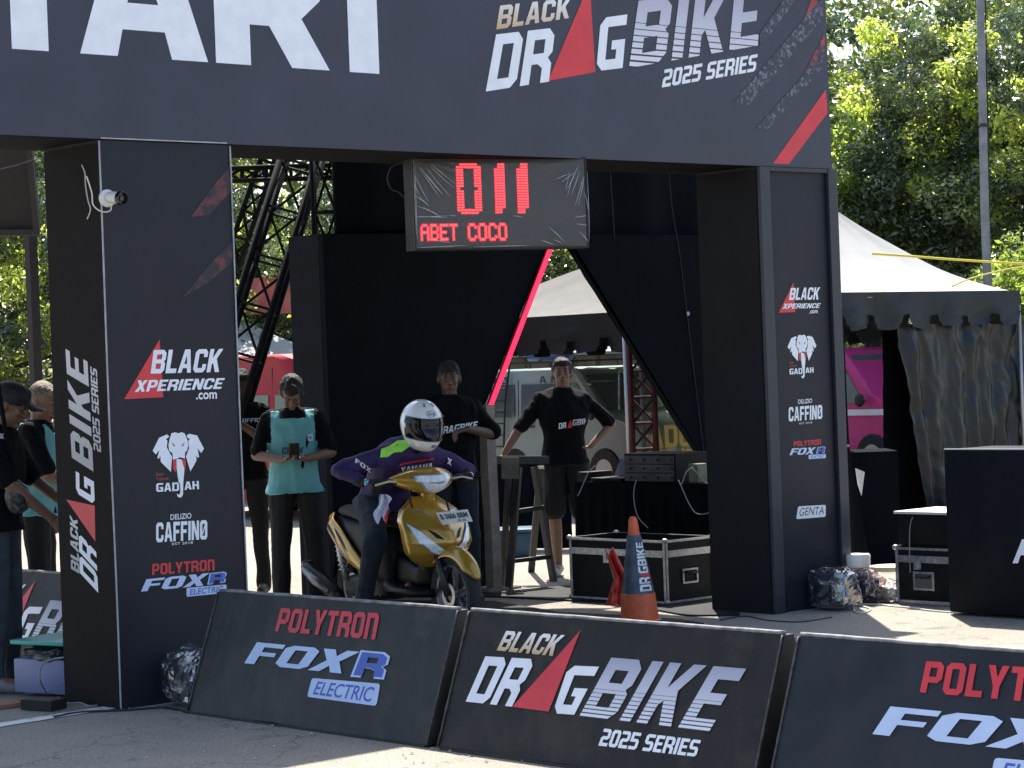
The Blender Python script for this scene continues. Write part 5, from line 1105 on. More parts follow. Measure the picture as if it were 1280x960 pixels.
for k, (px, w, lb) in enumerate(((604, .16, 'white paper stack behind the grey post on the draped counter'), (634, .20, 'white paper stack just right of the grey post on the counter'), (655, .14, 'thin white paper stack in the middle of the draped counter'), (674, .18, 'white paper stack beside the elbow of the man in black'))):
    c = D(px, 583, 21.5); c.z = hC; mb = MB(); mb.prism([c-VR*w/2+VV*.1+VZ*.022, c+VR*w/2+VV*.12+VZ*.022, c+VR*w/2+VV*.35+VZ*.022, c-VR*w/2+VV*.3+VZ*.022], VZ*(.012+.01*(k % 2))); tag(mb.build('paper_stack', mat('paper', (.7, .7, .7), .7)), lb, 'paper')
# ================================================================ PLASTIC-WRAPPED GEAR
WRAP = mat('crumpled_clear_wrap', (.10, .115, .15), .14, var=.5, vs=9, bump=.9, bs=16, coat=1.); WRAPS = mat('crumpled_white_wrap', (.5, .48, .48), .2, var=.5, vs=12, bump=.8, bs=18, coat=.6)
for m_, tn in ((WRAP, (.86, .9, 1)), (WRAPS, (1, 1, 1))): plastic(m_, .70, .20, tn, 7, .7)
BRW = bpy.data.materials.new('brownish_clear_wrap'); BRW.use_nodes = True; plastic(BRW, .82, .16, (.85, .72, .70), 7, .7)
def crumple(c, r, seed, name, m, par, amp=.18, nn=40, smooth=False):
    mb = MB(); c = Vector(c); rings = []
    for i in range(nn//2+1):
        th = math.pi*i/(nn//2); ring = []
        for j in range(nn):
            ph = 2*math.pi*j/nn; d = Vector((math.sin(th)*math.cos(ph), math.sin(th)*math.sin(ph), -math.cos(th)))
            s = 1+amp*noise.noise(d*2.2+Vector((seed, 0, 0)))+amp*.7*abs(noise.noise(d*5+Vector((0, seed, 0))))+amp*.35*noise.noise(d*11+Vector((0, 0, seed)))
            q = Vector((math.copysign(abs(d.x)**.6, d.x)*r[0], math.copysign(abs(d.y)**.6, d.y)*r[1], math.copysign(abs(d.z)**.7, d.z)*r[2]))*s
            if q.z < -r[2]*.97: q.z = -r[2]*.97
            ring.append(c+q)
        rings.append(ring)
    mb.loft(rings); return mb.build(name, m, par, smooth)
def wrapped(px, pyb, w, h, seed, label, name='wrapped_gear', cat='wrapped equipment', m=WRAP, core=None, dep=.16):
    g = G(px, pyb); t = thing(name, label, cat, tuple(g)); crumple(g+VZ*h/2, (w/2, dep, h/2), seed, 'plastic_wrap', m, t)
    crumple(g+VZ*h*.47, (w*.40, dep*.8, h*.40), seed+3, 'bundled_gear', mat('bundled_gear', (.03, .032, .038), .5, var=.6, vs=9) if m is not WRAPS else mat('bundled_pale', (.35, .33, .30), .6, var=.4, vs=9), t, .12)
    if core: mb = MB(); mb.box((g.x-w*.3, g.y-dep*1.05, .02), (g.x+w*.25, g.y, h*.6), .01); mb.build('core', core, t)
    return t
wrapped(243, 882, .23, .29, 1.0, 'plastic-wrapped bundle between the left pillar foot and the first barrier')
wrapped(1043, 762, .23, .27, 4.2, 'grey plastic-wrapped lamp at the foot of the right pillar')
wrapped(1076, 754, .20, .22, 7.7, 'brown plastic-wrapped lamp under a white bowl beside the grey wrapped one', m=BRW)
g = G(1074, 754); mb = MB(); mb.lathe([(.075, .24), (.082, .25), (.085, .315), (.078, .325), (.001, .327)], g, 22); tag(mb.build('round_bowl', mat('white_plastic', (.75, .74, .72), .4), None, 'auto'), 'round white plastic bowl upturned on the brown wrapped lamp', 'bowl')
wrapped(1102, 752, .18, .13, 9.9, 'loose clear plastic sheet heaped against the closed flight case', m=WRAPS)
g = G(1112, 742); mb = MB(); mb.lathe([(.001, .16), (.15, .16), (.155, .175), (.15, .19), (.001, .19)], g+VR*.02, 26); tag(mb.build('round_board', mat('pale_plywood', (.55, .45, .30), .6, var=.1), None, 'auto'), 'round pale wooden board wedged beside the closed flight case', 'board')
for k, (pts, r, m, lb) in enumerate((
    ([(1068, 757), (1068, 765), (1080, 767), (1088, 762), (1072, 757), (1100, 757), (1130, 760), (1170, 765), (1200, 767)], .006, WCABLE, 'thick pale cable lying along the ground to the cabinet'),
    ([(1085, 752), (1100, 748), (1118, 742), (1112, 736), (1100, 742), (1095, 752), (1110, 758), (1150, 761)], .005, WCABLE, 'pale cable coiled beside the plastic sheet'),
    ([(1110, 722), (1135, 733), (1160, 745), (1175, 765)], .004, WCABLE, 'pale cable crossing in front of the closed flight case'),
    ([(1105, 750), (1120, 728), (1142, 716), (1150, 700)], .003, BCABLE, 'thin black cable leaning on the closed flight case'),
    ([(1145, 641), (1138, 655), (1137, 690), (1138, 716)], .004, CABLE, 'grey cable hanging from the pale box lid'),
    ([(1188, 769), (1220, 766), (1245, 768), (1280, 763)], .004, WCABLE, 'pale cable lying in front of the tall cabinet'),
    ([(900, 776), (930, 771), (960, 776), (1000, 778), (1040, 772)], .004, BCABLE, 'black cable on the ground before the right pillar'))):
    P_ = []
    for i, (x, y) in enumerate(pts):
        if k in (2, 3, 4): P_.append(D(x, y, [15.7, 15.75, 15.8][k-2] if k != 4 else 15.6))
        else: g = G(x, y); g.z = r; P_.append(g)
    cable(P_, r, m, lb)
# ================================================================ LEFT: STORAGE BOX, PLANK
cf = G(84, 874); t = thing('storage_box', 'translucent blue storage box with a teal lid beside the left pillar', 'storage box', tuple(cf))
BX = mat('translucent_blue_plastic', (.17, .19, .34), .35, var=.15, vs=5); xl_ = PLN(23, 870, 0, cf.x)
d1 = Vector((-.25, .97, 0)).normalized(); L1 = .38; d2 = Vector((.97, .25, 0))
def bx_(lo, hi, o, n, m): mb = MB(); mb.box(lo, hi, .01, M=Matrix.Translation(cf) @ Matrix(((d2.x, d1.x, 0, 0), (d2.y, d1.y, 0, 0), (0, 0, 1, 0), (0, 0, 0, 1)))); return mb.build(n, m, t, 'auto')
bx_((0, 0, .02), (.34, L1, .20), 0, 'tub', BX); bx_((-.012, -.012, .275), (.352, L1+.012, .30), 0, 'lid', mat('teal_plastic', (.05, .36, .33), .4))
crumple(cf+d1*L1*.5+d2*.17+VZ*.215, (.17, L1*.5, .05), 3.3, 'black_bag', mat('black_bag_plastic', (.015, .015, .018), .25, bump=.5, bs=14), t, .12)
cable([G(60, 872)+VZ*.01, D(50, 850, 12.4), D(52, 832, 12.45), D(66, 824, 12.45), D(80, 822, 12.4)], .005, CABLE, 'grey cable arching in front of the storage box')
cable([G(x, y)+VZ*.006 for x, y in ((72, 872), (84, 880), (100, 880), (112, 884), (126, 882))], .005, CABLE, 'grey cable on the ground beside the left pillar foot')
cable([G(x, y)+VZ*.007 for x, y in ((68, 898), (100, 892), (160, 889), (205, 886), (236, 892))], .006, BCABLE, 'black cable along the foot of the left pillar')
mb = MB(); g = G(-30, 888); mb.bar(g+VZ*.012, G(26, 881)+VZ*.012, .16, .02); tag(mb.build('orange_plank', mat('orange_ply', (.30, .13, .07), .7, var=.2), None), 'short orange-brown board on the ground at the left edge', 'board')
mb = MB(); mb.bar(G(36, 886)+VZ*.03, G(74, 888)+VZ*.03, .12, .05); tag(mb.build('black_block', mat('rubber', (.012, .012, .012), .7), None), 'low black rubber block beside the storage box', 'block')
# ================================================================ PEOPLE
def remesh(mb, voxel=.008, smooth=4, fold=0., fs=6., seed=0.):
    me = mb.mesh('tmp'); ob = bpy.data.objects.new('tmp', me); COL.objects.link(ob)
    r = ob.modifiers.new('r', 'REMESH'); r.mode = 'VOXEL'; r.voxel_size = voxel; r.use_smooth_shade = True
    s = ob.modifiers.new('s', 'SMOOTH'); s.factor = .5; s.iterations = smooth
    out = bpy.data.meshes.new_from_object(ob.evaluated_get(bpy.context.evaluated_depsgraph_get())); bpy.data.objects.remove(ob); bpy.data.meshes.remove(me)
    if fold > 0:
        n = len(out.vertices); co = np.empty(n*3, np.float32); out.vertices.foreach_get('co', co); co = co.reshape(-1, 3); nr = np.empty(n*3, np.float32); out.vertices.foreach_get('normal', nr); nr = nr.reshape(-1, 3)
        rg = np.random.default_rng(int(seed*100)+3); q = co*fs*np.array([1, 1, .6]); wz = q+.35*np.sin(q[:, [1, 2, 0]]*1.7+seed)
        f = np.zeros(n)
        for k in range(9):
            d = rg.normal(size=3); d /= np.linalg.norm(d); fr = [1.6, 2.2, 3, 3.6, 4.4, 5.5, 7, 9, 12][k]; w = np.sin(wz@d*fr+rg.uniform(0, 6.3)); f += (1-2*np.abs(w)**.8 if k % 2 else w)*[.7, .7, .6, .5, .5, .4, .3, .25, .15][k]
        co = co+nr*(fold*.55*f)[:, None]; out.vertices.foreach_set('co', co.astype(np.float32).ravel()); out.update()
    return out
def V3(*a): return Vector(a)
POSE0 = dict(pelvis=V3(0, 0, .93), waist=V3(.01, 0, 1.08), chest=V3(.01, 0, 1.27), neck=V3(-.005, 0, 1.44), head=V3(.02, 0, 1.575),
    shL=V3(0, .168, 1.372), elL=V3(-.02, .235, 1.12), wrL=V3(.05, .25, .88), shR=V3(0, -.168, 1.372), elR=V3(-.02, -.235, 1.12), wrR=V3(.05, -.25, .88),
    hiL=V3(0, .09, .90), knL=V3(.015, .11, .49), anL=V3(-.01, .12, .085), hiR=V3(0, -.09, .90), knR=V3(.015, -.11, .49), anR=V3(-.01, -.12, .085),
    toeL=V3(.17, .15, .03), toeR=V3(.17, -.15, .03), hdL=V3(.1, 0, -1), hdR=V3(.1, 0, -1), hnL=V3(0, -1, 0), hnR=V3(0, 1, 0), curlL=.5, curlR=.5, yaw=0., pitch=0., roll=0.)
def torso(mb, p, g=0., lo=0., belly=0., hem=0.):
    side0 = (p['hiL']-p['hiR']).normalized(); side1 = (p['shL']-p['shR']).normalized()
    sp = [p['pelvis']-(p['waist']-p['pelvis'])*lo, p['pelvis'], p['waist'], p['chest'], p['chest'].lerp(p['neck'], .62), p['neck'], p['neck']+(p['neck']-p['chest'])*.12]
    ws = [(.165+hem, .118+hem), (.160, .115), (.140, .105+belly), (.168, .122), (.150, .098), (.085, .072), (.052, .054)]
    rings = []
    for i, (c, (w, d)) in enumerate(zip(sp, ws)):
        f = i/6; s = side0.lerp(side1, f).normalized(); ax = (sp[min(i+1, 6)]-sp[max(i-1, 0)]).normalized(); fr = s.cross(ax).normalized()
        w += g; d += g
        rings.append([c+s*w*math.copysign(abs(math.cos(a))**.85, math.cos(a))+fr*d*math.copysign(abs(math.sin(a))**.9, math.sin(a)) for a in [2*math.pi*k/20 for k in range(20)]])
    mb.loft(rings)
    for s in 'LR':
        mb.capsule(p['neck'].lerp(p['sh'+s], .18)-VZ*.02, p['sh'+s]+VZ*.004, .046+g, .048+g); mb.capsule(p['chest'].lerp(p['sh'+s], .35), p['sh'+s]-VZ*.02, .085+g, .052+g)
        lat = (p['sh'+s]-p['neck']); lat.z = 0; mb.capsule(p['chest']+lat*.55-VZ*.06, p['sh'+s].lerp(p['chest'], .25), .085+g, .075+g)
    return mb
def hand(mb, w, d, n, side, curl=.5, g=0.):
    d = d.normalized(); n = (n-d*n.dot(d)).normalized(); s = d.cross(n)*side        # s points to the thumb side
    pc = w+d*.05
    for k in (-1.2, -.4, .4, 1.2): mb.capsule(w+s*k*.012, w+d*.088+s*k*.019, .014+g, .0125+g, 8)
    for k, ln in ((1.35, .070), (.45, .080), (-.45, .074), (-1.35, .058)):
        a = w+d*.088+s*k*.020; c1 = curl*1.1; b = a+(d*math.cos(c1)+n*math.sin(c1))*ln*.5; c2 = curl*2.3; c = b+(d*math.cos(c2)+n*math.sin(c2))*ln*.5
        mb.capsule(a, b, .0095+g, .0088+g, 7); mb.capsule(b, c, .0088+g, .0075+g, 7)
    a = w+d*.025+s*.024; b = a+(s*.75+d*.6+n*.35).normalized()*.038; c = b+(s*.25+d*.9+n*.5*curl).normalized()*.032
    mb.capsule(a, b, .013+g, .011+g, 7); mb.capsule(b, c, .0105+g, .0085+g, 7)
SKIN = {}
def skin(tone):
    tone = tuple(x*.7 for x in tone)
    return mat('skin_%d' % int(tone[0]*1000), tone, .5, var=.12, vs=14, bump=.08, bs=90)
HAIR = mat('black_hair', (.005, .004, .004), .75, var=.4, vs=60, bump=.6, bs=120)
EYEW = mat('eye_white', (.16, .14, .13), .7); EYED = mat('eye_dark', (.02, .012, .01), .15); LIP = mat('lips', (.20, .07, .055), .5)
SHOE = mat('dark_shoe', (.02, .02, .022), .6, var=.3, vs=8)
def person(label, loc, rz, sc=1., pose=None, tone=(.22, .115, .070), shirt=None, pants=None, sleeve='short', shorts=False, hairm=HAIR, hair=True, cap=None, shoe=SHOE, vest=None, face=True, gloves=None, group=None, fold=.009, seed=1.):
    p = {k: (v.copy() if isinstance(v, Vector) else v) for k, v in POSE0.items()}
    for k, v in (pose or {}).items(): p[k] = V3(*v) if isinstance(v, (tuple, list)) else v
    t = thing('person', label, 'person', tuple(loc), rz, group); t.scale = (sc, sc, sc)
    R = Matrix.Rotation(p['yaw'], 3, 'Z') @ Matrix.Rotation(p['pitch'], 3, 'Y') @ Matrix.Rotation(p['roll'], 3, 'X'); hc = p['head']
    H = lambda *a: hc+R @ V3(*a)
    mb = MB(); torso(mb, p, -.012)
    for s in 'LR':
        sg = 1 if s == 'L' else -1
        mb.capsule(p['sh'+s], p['el'+s], .047, .038); mb.capsule(p['el'+s], p['wr'+s].lerp(p['el'+s], .5), .038, .034); mb.capsule(p['wr'+s].lerp(p['el'+s], .5), p['wr'+s], .034, .025)
        hand(mb, p['wr'+s], p['hd'+s], p['hn'+s], -sg, p['curl'+s])
        q_ = 1. if shorts or not pants else .86; mb.capsule(p['hi'+s], p['kn'+s], .082*q_, .055*q_); kn, an = p['kn'+s], p['an'+s]; mid = kn.lerp(an, .33)-(p['toe'+s]-an).normalized()*.012
        mb.capsule(kn, mid, .052*q_, .050*q_); mb.capsule(mid, an, .050*q_, .034); mb.capsule(an-VZ*.02, p['toe'+s].lerp(an, .25)*1, .036, .03)
    mb.capsule(p['neck']-VZ*.03, hc+R @ V3(-.015, 0, -.06), .056, .052)
    mb.ell(H(-.008, 0, .022), (.094, .075, .094), R); mb.ell(H(.018, 0, -.035), (.070, .060, .078), R); mb.ell(H(.055, 0, -.092), (.025, .030, .022), R)
    mb.capsule(H(.084, 0, .02), H(.106, 0, -.022), .009, .012, 8); mb.ell(H(.094, .012, -.026), (.012, .009, .008), R); mb.ell(H(.094, -.012, -.026), (.012, .009, .008), R)
    mb.capsule(H(.080, -.036, .036), H(.080, .036, .036), .012, .012, 8); mb.ell(H(.083, 0, -.056), (.014, .024, .011), R)
    for sg in (1, -1): mb.ell(H(.058, .034*sg, -.018), (.026, .022, .024), R); mb.ell(H(-.008, .077*sg, -.004), (.020, .010, .031), R)
    body = link('body', remesh(mb, .0062, 2), skin(tone), t, True)
    if face:
        for sg in (1, -1):
            e = MB(); e.ell(H(.0775, .031*sg, .012), (.0115, .0125, .0062), R, 12, 8); eb = e.build('eye', EYEW, t, True, True)
            e = MB(); e.ell(H(.0865, .031*sg, .012), (.0045, .0062, .0062), R, 10, 6); e.build('iris', EYED, eb, True, True)
            e = MB(); e.capsule(H(.090, .017*sg, .037), H(.080, .048*sg, .040), .0045, .003, 6); e.build('eyebrow', hairm, t, True, True)
        e = MB(); e.ell(H(.0945, 0, -.0535), (.006, .022, .004), R, 14, 6); e.ell(H(.094, 0, -.062), (.006, .018, .005), R, 14, 6); e.build('lips', LIP, t, True, True)
    if hair:
        e = MB(); e.ell(H(-.022, 0, .034), (.098, .085, .098), R); e.ell(H(-.03, 0, -.01), (.082, .080, .07), R); e.ell(H(.02, 0, .075), (.072, .066, .048), R)
        me = remesh(e, .007, 1, .006, 26, seed); link('hair', me, hairm, t, True)
    if cap:
        e = MB(); e.ell(H(-.012, 0, .055), (.108, .090, .078), R); e.grid(lambda a, b: H(.06+.125*a*(1-.35*(2*b-1)**2), (b-.5)*.15, .062-.03*a-.012*(2*b-1)**2), 8, 10)
        c_ = e.build('cap', cap, t, True, True); so_ = c_.modifiers.new('s', 'SOLIDIFY'); so_.thickness = .004
    if shirt:
        m = MB(); torso(m, p, .020 if not vest else .010, .38, hem=.022)
        for s in 'LR':
            if sleeve == 'long': m.capsule(p['chest'].lerp(p['neck'], .6), p['neck']+(p['neck']-p['chest'])*.22, .09, .072); m.capsule(p['chest'].lerp(p['sh'+s], .6), p['sh'+s], .09, .068); m.capsule(p['sh'+s], p['el'+s], .066, .054); m.capsule(p['el'+s], p['wr'+s].lerp(p['el'+s], .04), .052, .038)
            else: e_ = p['el'+s].lerp(p['sh'+s], .12); m.capsule(p['sh'+s], e_, .056, .066)
        sh = link('shirt', remesh(m, .009, 3, fold, 7, seed), shirt, t, True)
    if vest:
        m = MB(); torso(m, p, .024, .42, hem=.022)
        vm = remesh(m, .0095, 2, fold*1.2, 6, seed+2)
        b = bmesh.new(); b.from_mesh(vm); cut = p['neck']; ax = (p['neck']-p['chest']).normalized(); fr_ = (p['shL']-p['shR']).normalized().cross(ax)
        dl = [v for v in b.verts if (v.co-cut).dot(ax) > (-.055 if (v.co-cut).dot(fr_) > 0 and abs((v.co-cut).y) < .085 else -.004) or (abs((v.co-cut).dot((p['shL']-p['shR']).normalized())) > .152 and (v.co-p['chest']).dot(ax) > -.05)]
        bmesh.ops.delete(b, geom=dl, context='VERTS'); b.to_mesh(vm); b.free(); ve = link('vest', vm, vest, t, True); so_ = ve.modifiers.new('s', 'SOLIDIFY'); so_.thickness = .004
    if pants:
        m = MB()
        m.loft([[c+V3(math.cos(a)*d, math.sin(a)*w, 0) for a in [2*math.pi*k/16 for k in range(16)]] for c, w, d in ((p['pelvis']+V3(0, 0, .09), .148, .112), (p['pelvis'], .168, .122), (p['pelvis']-V3(0, 0, .07), .165, .12))]) if abs(p['waist'].x-p['pelvis'].x) < .08 else m.ell(p['pelvis'], (.14, .17, .13))
        for s in 'LR':
            k, a, h = p['kn'+s], p['an'+s], p['hi'+s]
            if shorts: m.capsule(h, h.lerp(k, .95), .100, .088)
            else: m.capsule(h, k, .098, .070); m.capsule(k, a, .072, .062); m.capsule(a, a+(a-k).normalized()*.02, .06, .062)
        link('shorts' if shorts else 'trousers', remesh(m, .0095, 3, fold*.9, 6, seed+5), pants, t, True)
    for s in 'LR':
        a, te = p['an'+s], p['toe'+s]; f = (te-a); f.z = 0; f.normalize(); m = MB(); z = a.z-.085
        m.capsule(V3(a.x, a.y, z+.055)-f*.03, V3(a.x, a.y, z+.05)+f*.06, .042, .040); m.capsule(V3(a.x, a.y, z+.042)+f*.05, V3(a.x, a.y, z+.036)+f*.16, .040, .032); m.capsule(V3(a.x, a.y, z+.02)-f*.05, V3(a.x, a.y, z+.02)+f*.17, .02, .02)
        link('shoe', remesh(m, .008, 2), shoe, t, True)
        if gloves:
            m = MB(); hand(m, p['wr'+s], p['hd'+s], p['hn'+s], -(1 if s == 'L' else -1), p['curl'+s], .004); m.capsule(p['wr'+s].lerp(p['el'+s], .2), p['wr'+s], .042, .034); link('glove', remesh(m, .006, 1), gloves, t, True)
    return t, p
def shirt_print(t, part, text, cpx, w, h, m, slope=0., kind='block', name='lettering', up=None):
    """project flat print on the garment, from the camera side"""
    o = [c for c in t.children if c.name.split('.')[0] == part][0]
    MW = Matrix.Translation(t.location) @ t.rotation_euler.to_matrix().to_4x4() @ Matrix.Scale(t.scale.x, 4)
    vs = [MW @ v.co for v in o.data.vertices]; bv = bvhtree.BVHTree.FromPolygons(vs, [tuple(q.vertices) for q in o.data.polygons])
    vf = text if not isinstance(text, str) else (block2d(text, .15) if kind == 'block' else font2d(text, .1, .02))
    v, f = fit(vf, 0, 0, 1, 1); d0 = ray(*cpx).normalized(); out = []
    dep = (t.location-CAMP).dot(VV); c = CAMP+ray(*cpx)*(dep/ray(*cpx).dot(VV))
    me = bpy.data.meshes.new(name); me.from_pydata([(a, b_, 0) for a, b_ in v], [], f)
    bm_ = bmesh.new(); bm_.from_mesh(me); bmesh.ops.triangulate(bm_, faces=bm_.faces); bmesh.ops.subdivide_edges(bm_, edges=[e for e in bm_.edges if e.calc_length() > .06], cuts=2)
    miss = []
    for q in bm_.verts:
        a, b_ = q.co.x, q.co.y; P = c+VR*((a-.5)*w)+VZ*((b_-.5)*h+(a-.5)*w*slope); dd = (P-CAMP).normalized(); hit = bv.ray_cast(P-dd*.8, dd)
        if hit[0] is None: miss.append(q)
        else: q.co = hit[0]-dd*.007
    bmesh.ops.delete(bm_, geom=miss, context='VERTS'); bm_.to_mesh(me); bm_.free()
    me.transform(MW.inverted()); return link(name, me, m, o)
BLKTEE = mat('black_cotton', (.0028, .0034, .005), .9, var=.3, vs=6, bump=.15, bs=160, spec=.15); JEANS = mat('dark_jeans', (.006, .013, .022), .9, var=.3, vs=9, bump=.2, bs=140); BLKPANT = mat('black_trousers', (.0028, .0034, .0045), .9, var=.3, vs=8)
TEAL = mat('teal_mesh_bib', (.11, .33, .34), .7, var=.12, vs=8, bump=.15, bs=120)
FACE = math.atan2(-VV.y, -VV.x)                      # heading that faces the camera
# 1 man in the teal bib looking at his phone
g = D(374, 742, 16.2); g.z = 0
tm_, pp = person('man in a teal bib over black sleeves looking down at his phone beside the wall', g, FACE+.1, .985, dict(head=(.085, 0, 1.545), pitch=.82, neck=(.015, 0, 1.435),
    elL=(.06, .255, 1.13), wrL=(.25, .075, 1.10), hdL=(.35, -.8, .1), hnL=(.1, 0, 1), curlL=.7, elR=(.06, -.255, 1.13), wrR=(.25, -.075, 1.10), hdR=(.35, .8, .1), hnR=(.1, 0, 1), curlR=.7), tone=(.20, .105, .07), shirt=BLKTEE, vest=TEAL, pants=BLKPANT, seed=1.3)
ph = thing('phone', 'dark phone held in both hands by the man in the teal bib', 'phone', (0, 0, 0)); ph.parent = None
M1 = Matrix.Translation(tm_.location) @ tm_.rotation_euler.to_matrix().to_4x4() @ Matrix.Scale(.985, 4)
mb = MB(); mb.box((-.035, -.006, -.07), (.035, .004, .07), .006, M=M1 @ Matrix.Translation((.335, 0, 1.155)) @ Matrix.Rotation(math.radians(90), 4, 'Z') @ Matrix.Rotation(math.radians(35), 4, 'X')); mb.build('case', mat('phone_black', (.01, .01, .012), .2), ph)
mb = MB(); mb.box((-.031, .0045, -.064), (.031, .006, .064), 0, M=M1 @ Matrix.Translation((.335, 0, 1.155)) @ Matrix.Rotation(math.radians(90), 4, 'Z') @ Matrix.Rotation(math.radians(35), 4, 'X')); mb.build('screen', mat('phone_screen', (.03, .04, .05), .1), ph)
shirt_print(tm_, 'vest', 'CREW', (366, 563), .15, .045, DARKPRINT); shirt_print(tm_, 'vest', shape2d([[(0, 0), (1, 0), (1, 1), (0, 1)], [(.25, .25), (.75, .25), (.75, .75), (.25, .75)]]), (388, 547), .035, .045, PALEBLUE)
# 2 official in black, partly behind the pillar
g = G(312, 742)
of_, _ = person('man in a black shirt reading official standing partly behind the left pillar', g, FACE-.25, 1.0, dict(pitch=.25, yaw=-.2, elL=(.10, .22, 1.15), wrL=(.24, .06, 1.30), hdL=(.3, -.6, .5), hnL=(-1, 0, 0), curlL=.8), shirt=BLKTEE, pants=BLKPANT, tone=(.16, .085, .06), seed=4.1)
shirt_print(of_, 'shirt', 'OFFICIAL', (320, 525), .21, .030, WHITE); shirt_print(of_, 'shirt', 'DRAG BIKE', (319, 538), .13, .018, WHITE)
# 3 man behind the rider
g = D(571, 740, 16.9); g.z = 0
m3, _ = person('man in a black printed shirt standing behind the rider with one forearm raised', g, FACE+.15, 1.0, dict(yaw=-.1, pitch=.1, elL=(.02, .31, 1.17), wrL=(.20, .10, 1.22), hdL=(.25, -.9, -.15), hnL=(0, -.2, -1), curlL=.7, hiL=(0, .09, .9)), shirt=BLKTEE, pants=JEANS, tone=(.15, .08, .055), seed=2.2)
shirt_print(m3, 'shirt', 'DRAGBIKE', (572, 535), .29, .05, WHITE, .12)
# 4 man in black at the trestle
g = G(712, 719)
m4, _ = person('man in black shirt and shorts, one hand on the trestle, the other on his hip', g, FACE, 1.0, dict(elR=(.04, -.36, 1.14), wrR=(.10, -.48, .96), hdR=(.1, -.55, -.45), hnR=(0, .3, -1), curlR=.35,
    elL=(-.08, .37, 1.16), wrL=(.03, .20, 1.0), hdL=(-.2, -.7, -.3), hnL=(-.3, -1, 0), curlL=.6, knR=(.03, -.10, .49), anR=(.0, -.085, .085), toeR=(.17, -.11, .03), anL=(.02, .13, .085)), shirt=BLKTEE, pants=BLKPANT, shorts=True, tone=(.26, .14, .085), seed=3.3, shoe=mat('pale_sandal', (.30, .29, .27), .6, var=.6, vs=16))
shirt_print(m4, 'shirt', 'DR', (703, 532), .062, .045, WHITE, .09); shirt_print(m4, 'shirt', shape2d([[(0, 0), (1, 0), (.7, 1)]]), (712, 530), .04, .06, RED, .09); shirt_print(m4, 'shirt', 'GBIKE', (728, 527), .16, .045, SILVER_PLAIN, .09)
# 5, 6 two people at the left edge
g = D(17, 858, 12.95); g.z = 0; DOWNR = math.atan2(VR.y-.15*VV.y, VR.x-.15*VV.x)
m5, _ = person('man in black cap and black shirt bending forward at the left edge', g+VR*-.05, DOWNR, 1.0, dict(head=(.10, 0, 1.535), pitch=.35, neck=(.04, 0, 1.42), chest=(.02, 0, 1.26), elR=(.16, -.22, 1.12), wrR=(.34, -.10, .93), hdR=(.6, .2, -.7), curlR=.5, elL=(.14, .22, 1.12), wrL=(.33, .12, 1.0), hdL=(.8, 0, -.3)), shirt=BLKTEE, pants=mat('grey_jeans', (.035, .045, .055), .9, var=.4, vs=9, bump=.2, bs=120), cap=mat('black_cap', (.010, .010, .012), .7), tone=(.24, .125, .08), seed=6.1, shoe=mat('grey_shoe', (.14, .14, .15), .6, var=.4, vs=14))
shirt_print(m5, 'cap', 'X', (2, 512), .03, .03, WHITE); shirt_print(m5, 'shirt', 'X', (2, 545), .04, .03, WHITE)
CAMO = speck_mat('speckled_bag', (.008, .009, .011), (.06, .065, .07), 30, .45, .6)
g2 = D(22, 622, 12.75); mb = MB(); mb.ell(g2, (.075, .06, .10)); me = remesh(mb, .012, 1, .012, 9, 1); t = thing('waist_bag', 'dark speckled bag hanging at the hip of the man in the cap', 'bag', tuple(g2)); me.transform(Matrix.Translation(-g2)); link('pouch', me, CAMO, t, True)
mb = MB(); mb.tube([g2+VZ*.1, g2+VZ*.35+VR*-.05, g2+VZ*.75+VR*-.1+VV*.02], .012, 6); mb.build('strap', BLKTEE, t)
g = D(56, 850, 14.3); g.z = 0
CURL = mat('light_brown_hair', (.17, .13, .09), .7, var=.5, vs=50, bump=.8, bs=90)
m6, _ = person('curly-haired person in a teal bib behind the man in the cap', g, DOWNR+.2, 1.0, dict(head=(.06, 0, 1.53), pitch=.35, yaw=-.5, neck=(.02, 0, 1.42), elR=(.1, -.22, 1.12), wrR=(.28, -.1, 1.0), hdR=(1, 0, 0)), shirt=BLKTEE, vest=TEAL, pants=BLKPANT, hairm=CURL, tone=(.26, .13, .09), seed=8.4)
# ================================================================ SCOOTER
SX, SY = 9.55, 11.135; HD = -math.pi/2-math.radians(10)
GOLD = mat('gold_metallic_paint', (.50, .285, .035), .30, .45, var=.08, vs=4, coat=.8, dirt=(.28, .17, .04), dsc=6, damt=.25)
BPL = mat('black_scooter_plastic', (.004, .0045, .006), .5, var=.3, vs=9, dirt=(.012, .012, .013), dsc=6, damt=.3, spec=.25); SEATM = mat('black_seat_vinyl', (.004, .0045, .006), .65, var=.2, vs=12, bump=.3, bs=80)
LENS = mat('clear_lens', (.75, .80, .88), .10, .0, var=.22, vs=34, coat=1., bump=.3, bs=70); SILV = mat('silver_metal', (.50, .50, .50), .3, .8, var=.25, vs=14)
sc_ = thing('scooter', 'gold step-through scooter ridden by the person in the white helmet', 'scooter', (SX, SY, 0), HD)
def B(mb, name, m, par=None, sm='auto'): return mb.build(name, m, par or sc_, sm, True)
